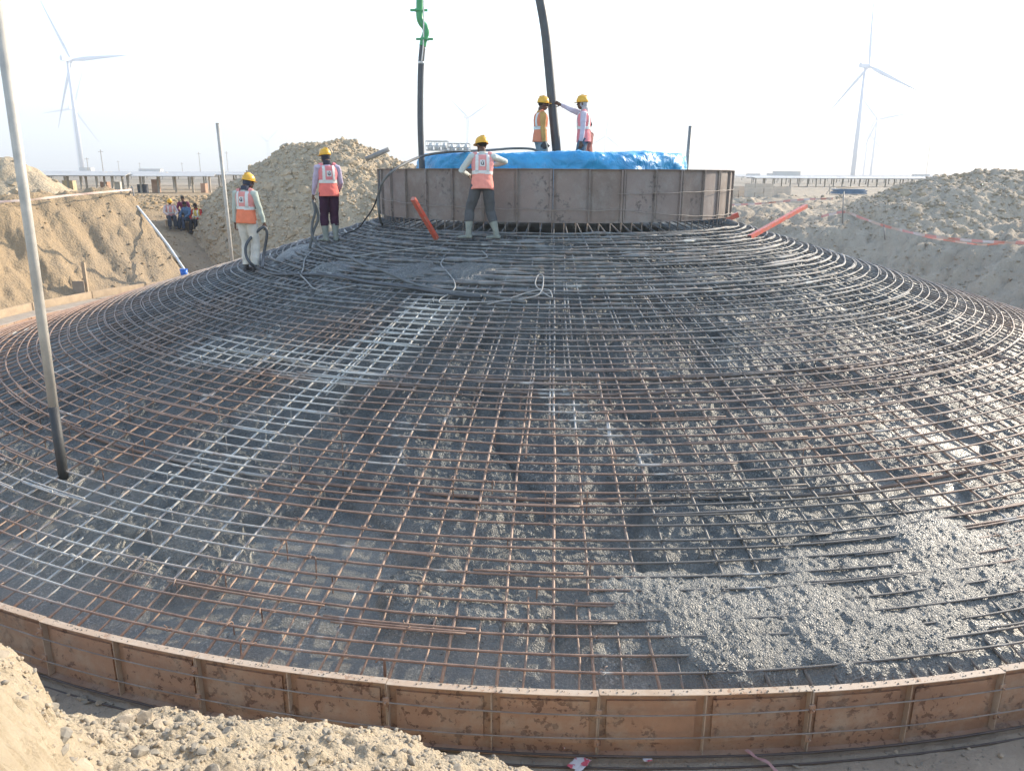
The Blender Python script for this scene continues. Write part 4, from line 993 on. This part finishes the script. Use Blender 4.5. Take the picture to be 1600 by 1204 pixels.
for (px, py, a, b, mt, lb, rz) in ((908, 1192, .15, .10, 'bag', 'torn white and pink packet on the pit floor, largest piece', .9), (1014, 1185, .06, .045, 'bag', 'small square printed packet on the pit floor', .1), (880, 1164, .07, .03, 'bag', 'small torn pink wrapper right below the formwork', -.6), (490, 1104, 0, 0, None, '', 0)):
    if not mt: continue
    q = at_z(px, py, .05); crumple('wrapper', lb, q, a, b, M[mt], up=.006, rz=rz, seed=int(px))
m = MB(); P = [at_z(1168, 1170, .07), at_z(1185, 1182, .06), at_z(1205, 1192, .06), at_z(1222, 1212, .06)]; P = crom(P, 5); V = []
for i, q in enumerate(P): V += [q + Vector((.014, .012, .006 * math.sin(i))), q - Vector((.014, .012, -.01))]
n = len(V); V += [v + Vector((0, 0, .003)) for v in V]; F = [(2 * i, 2 * i + 1, 2 * i + 3, 2 * i + 2) for i in range(len(P) - 1)]; m.add(V, F + [tuple(k + n for k in f) for f in F]); tag(m.build('tape_scrap', pm('pink_scrap', (.55, .25, .24), (.5, .35, .32), 12, .6, bump=0)), 'strip of dull pink tape lying at the foot of the formwork', 'litter')

# ------------------------------------------------------------------ people
def remesh(name, m, mat, vox, parent, smooth_it=2, wr=0.0, seed=0):
    me = m.mesh(name, mat); ob = bpy.data.objects.new('tmp', me); COL.objects.link(ob)
    md = ob.modifiers.new('r', 'REMESH'); md.mode = 'VOXEL'; md.voxel_size = vox; md.use_smooth_shade = True
    s = ob.modifiers.new('s', 'SMOOTH'); s.iterations = smooth_it; s.factor = .5
    dg = bpy.context.evaluated_depsgraph_get(); dg.update(); out = bpy.data.meshes.new_from_object(ob.evaluated_get(dg)); out.name = name
    bpy.data.objects.remove(ob)
    n = len(out.vertices); co = np.zeros(n * 3, dtype=np.float32); out.vertices.foreach_get('co', co); co = co.reshape(-1, 3)
    if wr:
        no = np.array([v.normal[:] for v in out.vertices]); f = fbm(co[:, 0] * 9 + co[:, 1] * 7, co[:, 2] * 13 + co[:, 1] * 5, seed, 3)
        co = co + no * (f * wr)[:, None]; out.vertices.foreach_set('co', co.astype(np.float32).ravel()); out.update()
    if not out.materials: out.materials.append(mat)
    else: out.materials[0] = mat
    smooth(out); return nobj(name, out, parent)
def ik(a, b, l1, l2, pole):
    a, b = Vector(a), Vector(b); d = b - a; D = min(d.length, (l1 + l2) * .999); d.normalize(); b = a + d * D
    x = (l1 * l1 - l2 * l2 + D * D) / (2 * D); h_ = math.sqrt(max(0, l1 * l1 - x * x)); p = Vector(pole); p = (p - d * p.dot(d)).normalized()
    return a + d * x + p * h_, b
def shell(name, src, test, off, mat, parent):
    me = src.data; V = []; F = []; mp = {}
    no = me.vertex_normals if hasattr(me, 'vertex_normals') else None
    for p in me.polygons:
        if test(p.center, p.normal):
            f = []
            for vi in p.vertices:
                if vi not in mp: mp[vi] = len(V); V.append(me.vertices[vi].co + me.vertices[vi].normal * off)
                f.append(mp[vi])
            F.append(f)
    if not F: return None
    return nobj(name, mesh(name, V, F, mat, True), parent)
SK = pm('skin', (.13, .068, .042), (.10, .052, .034), 20, .5, bump=.1, spec=.4)
EYEM = pm('eye_dark', (.02, .015, .012), None, 5, .2, bump=0)
CLOTH = {}
def cloth(c, k=.8):
    key = tuple(c)
    if key not in CLOTH: CLOTH[key] = pm('cloth', c, tuple(x * k for x in c), 7, .85, bump=.5, bscale=16, bdist=.012, spec=.2)
    return CLOTH[key]
def helmet_mat():
    return pm('helmet_yellow', (.78, .42, .03), (.66, .36, .04), 12, .35, bump=0)
HELM = helmet_mat(); STR = pm('reflective_band', (.70, .70, .66), (.6, .6, .56), 10, .5, bump=.1); GLOVE = pm('dark_glove', (.06, .055, .055), None, 9, .8)
BOOT = pm('muddy_boot', (.26, .28, .24), (.18, .2, .175), 8, .7, bump=.4); 
def hand(m, w, d, n_, side, s=1.0, curl=.5, sgn=1):
    """palm + five fingers; d finger direction, n_ palm normal, side towards the thumb"""
    d = Vector(d).normalized(); n_ = Vector(n_); n_ = (n_ - d * n_.dot(d)).normalized(); side = d.cross(n_) * sgn
    w = Vector(w)
    m.tube([w - d * .02, w + d * .02, w + d * .06, w + d * .085], [(.024 * s, .02 * s), (.034 * s, .017 * s), (.04 * s, .015 * s), (.036 * s, .012 * s)], 10, side=side)
    for i, L in enumerate((.068, .078, .072, .056)):
        b = w + d * .078 + side * (.0305 - .0205 * i) * s; c = curl
        p1 = b + (d * math.cos(c) + n_ * math.sin(c)) * L * .45; p2 = p1 + (d * math.cos(c * 2.2) + n_ * math.sin(c * 2.2)) * L * .32; p3 = p2 + (d * math.cos(c * 3) + n_ * math.sin(c * 3)) * L * .25
        m.tube([b - d * .02, b, p1, p2, p3], [.0095 * s, .0095 * s, .009 * s, .0082 * s, .007 * s], 7)
    b = w + d * .015 + side * .025 * s
    m.tube([b, b + side * .028 + d * .02 + n_ * .008, b + side * .04 + d * .048 + n_ * .02, b + side * .038 + d * .068 + n_ * .03], [.013 * s, .012 * s, .010 * s, .008 * s], 7)
HANDS = []
def person(label, loc, rz, hip=(0, 0, .90), lean=(0, 0), twist=0, head=(0, 0), headyaw=0, hl=None, hr=None, pl=(-.4, -1, -.2), pr=(.4, -1, -.2), fl=(-.11, 0), fr=(.11, .02), toel=0, toer=0, kl=(0, 1, 0), kr=(0, 1, 0),
           shirt=(.6, .6, .55), trousers=(.2, .2, .2), vest=None, vtop=None, helmet=True, boots=True, scarf=None, gloves=False, logo=False, sit=False, side_stripe=False, vox=.0075, flz=0, frz=0, lowvox=1.0, hairc=(.02, .016, .013), S=1.0, apron=False, bareheadcap=None):
    """local frame: +Y is where the person faces, +X their right"""
    t = empty('person', loc, rz, label, 'person'); t.scale = (S, S, S)
    hip = Vector(hip); up = Vector((lean[0], lean[1], 1)).normalized()
    tw = Matrix.Rotation(twist, 3, 'Z'); R = tw @ Vector((1, 0, 0)); R = (R - up * R.dot(up)).normalized(); Fd = up.cross(R)
    def T(x, y, z): return hip + R * x + Fd * y + up * z
    shL, shR = T(-.185, -.01, .47), T(.185, -.01, .47)
    nb = T(0, -.01, .53); hy = Matrix.Rotation(headyaw, 3, up)
    hc = nb + up * .15 + Fd * (.035 + head[1]) + R * head[0] - Vector((0, 0, abs(head[1]) * .35))
    hF = (hy @ Fd + Vector((0, 0, -head[1] * 3.0))).normalized(); hR = (hy @ R); hR = (hR - hF * hR.dot(hF)).normalized(); hU = hR.cross(hF)
    hl = Vector(hl) if hl else T(-.27, .06, -.10); hr = Vector(hr) if hr else T(.27, .06, -.10)
    elL, hl = ik(shL, hl, .285, .26, pl); elR, hr = ik(shR, hr, .285, .26, pr)
    hjL, hjR = hip + R * -.095, hip + R * .095
    anL, anR = Vector((fl[0], fl[1], .085 + flz)), Vector((fr[0], fr[1], .085 + frz))
    knL, anL = ik(hjL, anL, .43, .40, kl); knR, anR = ik(hjR, anR, .43, .40, kr)
    tdL = Vector((math.sin(toel), math.cos(toel), 0)); tdR = Vector((math.sin(toer), math.cos(toer), 0))
    def torso(m, g, z0=-.06, z1=.53, arms=False, flare=0.0):
        zs = [(-.06, .155 + flare, .112 + flare), (.04, .152 + flare * .6, .112 + flare * .5), (.16, .142, .102), (.28, .155, .112), (.38, .168, .118), (.455, .155, .105), (.50, .11, .085), (.535, .065, .065)]
        zs = [q for q in zs if z0 - .001 <= q[0] <= z1 + .001]
        m.tube([T(0, -.005 + .008 * math.sin(q[0] * 6), q[0]) for q in zs], [(q[1] + g, q[2] + g) for q in zs], 20, side=R)
    G = lambda w, e: Vector(loc) + Matrix.Rotation(rz, 3, 'Z') @ (w + (w - e).normalized() * .085)
    HANDS.append((G(hl, elL), G(hr, elR)))
    # body
    b = MB(); torso(b, -.016)
    b.tube([nb - up * .05, nb + up * .06, hc - hU * .05], [.058, .052, .05], 12)
    Mh = Matrix((hR, hF, hU)).transposed()
    b.ball(hc + hU * .012 - hF * .008, (.074, .092, .098), 16, 12, Mh); b.ball(hc + hF * .025 - hU * .055, (.056, .062, .058), 14, 10, Mh)
    b.tube([hc + hF * .083 + hU * .012, hc + hF * .104 - hU * .018, hc + hF * .088 - hU * .028], [.009, .015, .011], 8)
    b.tube([hc + hF * .086 - hU * .055 - hR * .02, hc + hF * .092 - hU * .054, hc + hF * .086 - hU * .055 + hR * .02], .008, 6)
    for s in (-1, 1): b.ball(hc + hR * s * .076 - hF * .005 - hU * .01, (.012, .022, .032), 8, 6, Mh)
    for (a, e, w, s) in ((shL, elL, hl, -1), (shR, elR, hr, 1)):
        b.tube([a - R * s * .03, a, a.lerp(e, .5), e, e.lerp(w, .4), w], [.045, .047, .042, .036, .037, .025], 12)
    for (w, e, s) in ((hl, elL, -1), (hr, elR, 1)):
        if not gloves:
            dd_ = (w - e).normalized(); nn = R * -s + Fd * .4
            hand(b, w, dd_, nn, None, 1, .55, -s if True else s)
    for (h0, k0, a0, td) in ((hjL, knL, anL, tdL), (hjR, knR, anR, tdR)):
        b.tube([h0 + Vector((0, 0, .03)), h0.lerp(k0, .5), k0, k0.lerp(a0, .35), a0], [.078, .068, .05, .048, .036], 12)
        b.tube([a0 - td * .03 - Vector((0, 0, .045)), a0 + td * .06 - Vector((0, 0, .055)), a0 + td * .15 - Vector((0, 0, .065))], [(.035, .032), (.04, .03), (.035, .018)], 10)
    body = remesh('body', b, SK, vox * lowvox, t, 1)
    for s in (-1, 1):
        e = MB(); e.ball(hc + hF * .083 + hR * s * .03 + hU * .018, .011, 8, 6); e.build('eye', EYEM, t, True)
    # shirt
    m = MB(); torso(m, .004, flare=.012)
    for (a, e, w, s) in ((shL, elL, hl, -1), (shR, elR, hr, 1)):
        m.tube([a - R * s * .05 + up * .005, a + R * s * .0 + up * .005, a.lerp(e, .5), e, e.lerp(w, .45), e.lerp(w, .93)], [.066, .066, .058, .052, .048, .040], 14)
    m.tube([nb - up * .03, nb + up * .03], [.072, .062], 14)
    remesh('shirt', m, cloth(shirt), .011 * lowvox, t, 2, .010, int(abs(loc[0]) * 10))
    # trousers
    m = MB(); m.tube([hip + up * .09, hip + up * .0, hip - up * .07], [(.142, .108), (.168, .126), (.145, .112)], 18, side=R)
    ke = .50 if boots else .97
    for (h0, k0, a0) in ((hjL, knL, anL), (hjR, knR, anR)):
        m.tube([h0 + Vector((0, 0, .02)), h0.lerp(k0, .45), k0, k0.lerp(a0, .3), k0.lerp(a0, ke)], [.098, .096, .084, .084, .076], 14)
    tr = remesh('trousers', m, cloth(trousers), .011 * lowvox, t, 2, .011, 7)
    if side_stripe:
        shell('side_stripe', tr, lambda c, n: (n.dot(-R) > .86 and abs((c - hjL.lerp(knL, min(1, max(0, (hjL.z - c.z) / .43)))).dot(Fd)) < .022 and c.x < hip.x - .05), .004, STR, tr)
    # boots
    for (k0, a0, td) in ((knL, anL, tdL), (knR, anR, tdR)):
        m = MB(); sol = a0 - Vector((0, 0, .055))
        if boots: m.tube([a0.lerp(k0, .62), a0.lerp(k0, .4), a0.lerp(k0, .15), a0 - Vector((0, 0, .05))], [.076, .066, .052, .05], 14)
        else: m.tube([a0 + Vector((0, 0, .02)), a0 - Vector((0, 0, .05))], [.042, .045], 12)
        m.tube([sol - td * .065 - Vector((0, 0, .0)), sol, sol + td * .09 - Vector((0, 0, .005)), sol + td * .165 - Vector((0, 0, .012)), sol + td * .195 - Vector((0, 0, .015))], [(.035, .032), (.045, .036), (.048, .032), (.042, .024), (.02, .014)], 14, side=td.cross(Vector((0, 0, 1))))
        bo = remesh('boot' if boots else 'shoe', m, BOOT if boots else GLOVE, .009 * lowvox, t, 1)
        sm2 = MB(); sm2.box(sol + td * .06 - Vector((0, 0, .030)), (.085, .27, .018), Matrix.Rotation(-math.atan2(td.x, td.y), 3, 'Z')); sm2.build('sole', GLOVE, bo)
    if gloves:
        for (w, e, s) in ((hl, elL, -1), (hr, elR, 1)):
            g = MB(); hand(g, w, (w - e).normalized(), R * -s + Fd * .4, None, 1.18, .5, -s); g.tube([w - (w - e).normalized() * .07, w], [.036, .03], 10); remesh('glove', g, GLOVE, .0065, t, 1)
    # vest
    if vest:
        m = MB(); torso(m, .026, flare=.014, z1=.50)
        for (a, s) in ((shL, -1), (shR, 1)): m.tube([a - R * s * .10 + up * .045, a - R * s * .03 + up * .03], [.056, .05], 12)
        vs = remesh('vest', m, cloth(vtop or vest, .88), .010 * lowvox, t, 2, .008, 3)
        loc_ = lambda c: ((c - hip).dot(R), (c - hip).dot(Fd), (c - hip).dot(up))
        if vtop: shell('vest_lower', vs, lambda c, n: loc_(c)[2] < .185, .002, cloth(vest, .88), vs)
        shell('reflective_band', vs, lambda c, n: .185 < loc_(c)[2] < .24, .0035, STR, vs)
        for s in (-1, 1): shell('reflective_band', vs, lambda c, n: .22 < loc_(c)[2] < .50 and .065 < s * loc_(c)[0] < .115, .0035, STR, vs)
        if logo:
            bz = .355; by = min(loc_(v.co)[1] for v in vs.data.vertices if abs(loc_(v.co)[0]) < .05 and abs(loc_(v.co)[2] - bz) < .06) - .008
            pts = [T(x * .044, by + abs(x) * .004, bz + z * .052) for x, z in ((-1, -1), (1, -1), (1, 1), (-1, 1))]; pts += [q + Fd * .008 for q in pts]
            nobj('badge', mesh('badge', pts, [(0, 1, 2, 3), (7, 6, 5, 4), (0, 4, 5, 1), (1, 5, 6, 2), (2, 6, 7, 3), (3, 7, 4, 0)], M['white']), vs)
            m = MB(); L = [T(x, by - .004, bz + z) for x, z in ((-.018, .018), (-.018, -.012), (-.010, -.024), (.004, -.026), (.016, -.018), (.018, -.004), (.018, .018))]
            m.tube(L, .0065, 5); m.tube([T(.018, by - .004, bz + .0), T(.018, by - .004, bz - .03)], .006, 5); m.tube([T(-.002, by - .004, bz + .028), T(.012, by - .004, bz + .038)], .006, 5); m.build('badge_letter', cloth((.03, .04, .08)), vs)
    # head gear
    if scarf:
        m = MB(); m.ball(hc + hU * .0 - hF * .02, (.086, .09, .098), 16, 12, Mh); m.tube([nb - up * .01, nb + up * .07], [.075, .07], 12); remesh('head_scarf', m, cloth(scarf), .009 * lowvox, t, 1, .004, 5)
    else:
        m = MB(); m.ball(hc + hU * .028 - hF * .018, (.081, .095, .092), 16, 12, Mh); o = m.build('hair', cloth(hairc), t, True)
        bpy.data.meshes[o.data.name]
    if helmet:
        m = MB(); H = []; Rr_ = []
        c0 = hc + hU * .045 - hF * .008
        for (z, q) in ((-.012, 1.0), (.0, 1.02), (.03, 1.0), (.06, .90), (.085, .72), (.10, .50), (.108, .25), (.110, .05)): H.append(c0 + hU * z); Rr_.append((.100 * q, .118 * q))
        m.tube(H, Rr_, 24, side=hR); hm = m.build('helmet', HELM, t, True)
        m = MB(); m.tube([c0 - hF * .09 + hU * .095, c0 + hU * .115, c0 + hF * .09 + hU * .085], [.012, .015, .010], 8); m.build('helmet_ridge', HELM, hm, True)
        m = MB(); N = 24; V = []
        for i in range(N):
            a = 2 * PI * i / N; cx_, cy_ = math.cos(a), math.sin(a); ext = .012 + (.045 * max(0, cy_) ** 1.5)
            V += [c0 + hR * (.100 * cx_) + hF * (.118 * cy_) - hU * .010, c0 + hR * ((.100 + ext) * cx_) + hF * ((.118 + ext) * cy_) - hU * .018, c0 + hR * ((.100 + ext) * cx_) + hF * ((.118 + ext) * cy_) - hU * .022, c0 + hR * (.098 * cx_) + hF * (.116 * cy_) - hU * .018]
        m.add(V, [(4 * i + k, 4 * ((i + 1) % N) + k, 4 * ((i + 1) % N) + (k + 1) % 4, 4 * i + (k + 1) % 4) for i in range(N) for k in range(4)]); m.build('helmet_brim', HELM, hm)
        if scarf: pass
    return t
def local(t_loc, rz, p, S=1.0): return Matrix.Rotation(-rz, 3, 'Z') @ (Vector(p) - Vector(t_loc)) / S
def foot(px, py, dz=.03): return at_cone(px, py, dz)
PINK, ORA = (.72, .30, .27), (.80, .23, .12)
# 1: leftmost, arm down with the hose
L1 = foot(391, 424); rz = R_(-14)
person('worker at the far left in pale trousers and orange vest holding a looped dark hose', L1, rz, lean=(.02, .05), twist=R_(0), head=(.03, .045), headyaw=R_(-25), hr=(.29, .12, .80), pr=(.5, -.8, 0), hl=(-.25, .02, .82), shirt=(.47, .52, .45), trousers=(.66, .62, .54), vest=ORA, vtop=PINK, boots=False, scarf=(.06, .07, .10), gloves=False, logo=True, fl=(-.09, .02), fr=(.10, -.02))
# 2
L2 = foot(517, 378); rz = R_(24)
person('worker in dark maroon trousers with white side stripe holding a hose, before the dirt mound', L2, rz, lean=(.0, .02), head=(-.02, .03), headyaw=R_(25), hl=(-.27, .16, .82), pl=(-.5, -.8, 0), hr=(.22, .22, .92), shirt=(.50, .43, .54), trousers=(.055, .022, .045), vest=(.83, .20, .16), vtop=(.75, .25, .26), scarf=(.05, .05, .07), side_stripe=True, fl=(-.10, .02), fr=(.09, .0), toel=R_(-35), toer=R_(5), logo=True)
# 3 leaning on the pedestal form
L3 = foot(753, 373); rz = R_(6)
e3 = at(792, 262, 13.35); w3 = at(770, 258, 13.75)
person('worker in grey trousers and rubber boots leaning on the pedestal form with one elbow', L3, rz, hip=(0, -.02, .87), lean=(.02, .14), twist=R_(-4), head=(-.02, .03), headyaw=R_(35), hr=local(L3, rz, w3), pr=(1, -.3, .1), hl=(-.22, .26, 1.05), pl=(-.6, -.5, -.3), shirt=(.56, .60, .55), trousers=(.10, .105, .11), vest=(.82, .31, .24), vtop=(.76, .33, .31), scarf=None, logo=True, fl=(-.24, .05), fr=(.24, -.02), toel=R_(-70), toer=R_(-62), kl=(-.4, 1, 0), kr=(-.3, 1, 0))
W1H = HANDS[0][1]; W2H = HANDS[1][0]
hose('vibrator_hose', 'dark hose looping down from the leftmost worker and trailing across the mat', [flatc(409, 420, .1), at(411, 400, W1H.y - .02), W1H + Vector((.02, -.02, -.10)), W1H + Vector((-.03, -.05, .02)), at(393, 371, W1H.y - .10), at(384, 384, W1H.y - .2), at(383, 398, W1H.y - .25), at(389, 411, W1H.y - .3), flatc(405, 423), flatc(430, 430), flatc(470, 430), flatc(520, 432), flatc(580, 443), flatc(640, 450), flatc(690, 458), flatc(722, 462), flatc(752, 464)], .026, M['rubber'])
hose('vibrator_hose', 'dark hose held by the second worker running down the mat to the rope coil', [flatc(483, 389, .03), at(488, 365, W2H.y - .1), at(496, 340, W2H.y - .03), W2H, at(491, 332, W2H.y - .06), at(487, 350, W2H.y - .1), at(487, 370, W2H.y - .15), flatc(498, 386), flatc(520, 398), flatc(545, 403), flatc(562, 412), flatc(600, 425), flatc(640, 442), flatc(680, 453), flatc(720, 458), flatc(770, 464), flatc(822, 472)], .025, M['muddy_rubber'])
# 4, 5, 6 on the deck
D4 = at(842, 250, 16.4); D4.z = ZDECK; rz = R_(-75)
person('man in ochre shirt and orange vest on the pedestal, standing left of the thick hose', D4, rz, lean=(0, .02), head=(0, .02), headyaw=R_(-8), hr=(.22, .02, .80), hl=(-.18, .16, .86), shirt=(.52, .31, .11), trousers=(.24, .29, .31), vest=(.70, .24, .13), gloves=True, boots=True)
D5 = at(909, 250, 16.2); D5.z = ZDECK; rz = R_(80)
h5 = at(873, 163, 16.45)
person('man in pink vest on the pedestal reaching out to steady the thick hose', D5, rz, lean=(0, .0), head=(0, .02), headyaw=R_(8), hr=local(D5, rz, h5), pr=(.2, .0, -1), hl=(-.22, .03, .80), shirt=(.62, .55, .62), trousers=(.10, .15, .20), vest=(.80, .26, .27), scarf=(.42, .42, .44), gloves=False)
D6 = at(916, 250, 17.0); D6.z = ZDECK - .12
person('man mostly hidden behind the one in the pink vest, dark sleeve showing', D6, R_(60), hl=(-.26, -.05, .78), hr=(.22, .1, .8), shirt=(.30, .13, .11), trousers=(.1, .12, .14), helmet=False, head=(0, -.01), S=.84, vox=.01)
# seated group left of the mound
def ghit(px, py):
    Y = 24.0
    while Y < 60:
        p = at(px, py, Y)
        if p.z < gz(p.x, p.y): return Vector((p.x, p.y, gz(p.x, p.y)))
        Y += .1
    return p
def seat_group():
    spec = [(268, 345, 34.0, R_(-150), dict(shirt=(.60, .50, .48), vest=(.7, .33, .3), trousers=(.05, .06, .08), helmet=True), 'seated worker with a helmet at the left end of the resting group'),
            (289, 337, 34.8, R_(-170), dict(shirt=(.20, .04, .09), trousers=(.08, .07, .08), helmet=False), 'seated man in maroon top at the back of the resting group'),
            (294, 347, 33.6, R_(-205), dict(shirt=(.10, .18, .30), trousers=(.06, .08, .12), helmet=False), 'seated man in blue top in the middle of the resting group'),
            (310, 350, 32.9, R_(-190), dict(shirt=(.45, .05, .04), vest=(.62, .46, .12), trousers=(.03, .03, .035), helmet=False), 'seated man in red shirt and yellow vest at the right of the resting group')]
    for (px, py, Y, rz, kw, lb) in spec:
        p = ghit(px, py + 15); g = p.z
        person(lb, p, rz, hip=(0, -.05, .46), lean=(0, .16), head=(0, .03), hl=(-.12, .30, .56), hr=(.12, .30, .56), pl=(-.8, -.3, -.3), pr=(.8, -.3, -.3), fl=(-.12, .38), fr=(.12, .40), boots=False, vox=.014, lowvox=1.4, kl=(0, .6, 1), kr=(0, .6, 1), **kw)
        t = empty('seat_block', (p.x, p.y, g - .05), rz, 'timber seat under the ' + lb.split(' at ')[0].split(' in the middle')[0], 'seat'); q = MB(); q.box((0, -.1, .38), (.5, .36, .05)); q.build('seat_board', M['wood'], t)
        for s in (-1, 1): q = MB(); q.box((s * .2, -.1, .175), (.06, .3, .36)); q.build('leg', M['wood'], t)
seat_group()
p = ghit(326, 358); t = empty('low_table', p, .3, 'low table with bright blue top beside the seated men', 'table')
q = MB(); q.box((0, 0, .45), (.75, .5, .035)); q.build('table_top', pm('light_blue', (.05, .32, .65), None, 3, .5, bump=0), t)
for sx_ in (-1, 1):
    for sy_ in (-1, 1): q = MB(); q.tube([(sx_ * .32, sy_ * .2, -.05), (sx_ * .3, sy_ * .2, .44)], .02, 6); q.build('leg', M['steelgrey'], t)

# ------------------------------------------------------------------ air
hz = MB(); hz.box((0, 1400, 110), (6400, 3700, 240)); hzo = hz.build('haze', None); hzo['kind'] = 'stuff'
hm_ = bpy.data.materials.new('haze'); hm_.use_nodes = True; q = hm_.node_tree; q.nodes.clear(); o = q.nodes.new('ShaderNodeOutputMaterial'); v = q.nodes.new('ShaderNodeVolumePrincipled')
v.inputs['Color'].default_value = (.88, .94, 1, 1); v.inputs['Density'].default_value = HAZE; v.inputs['Anisotropy'].default_value = 0.05; q.links.new(v.outputs[0], o.inputs['Volume'])
hzo.data.materials.clear(); hzo.data.materials.append(hm_)
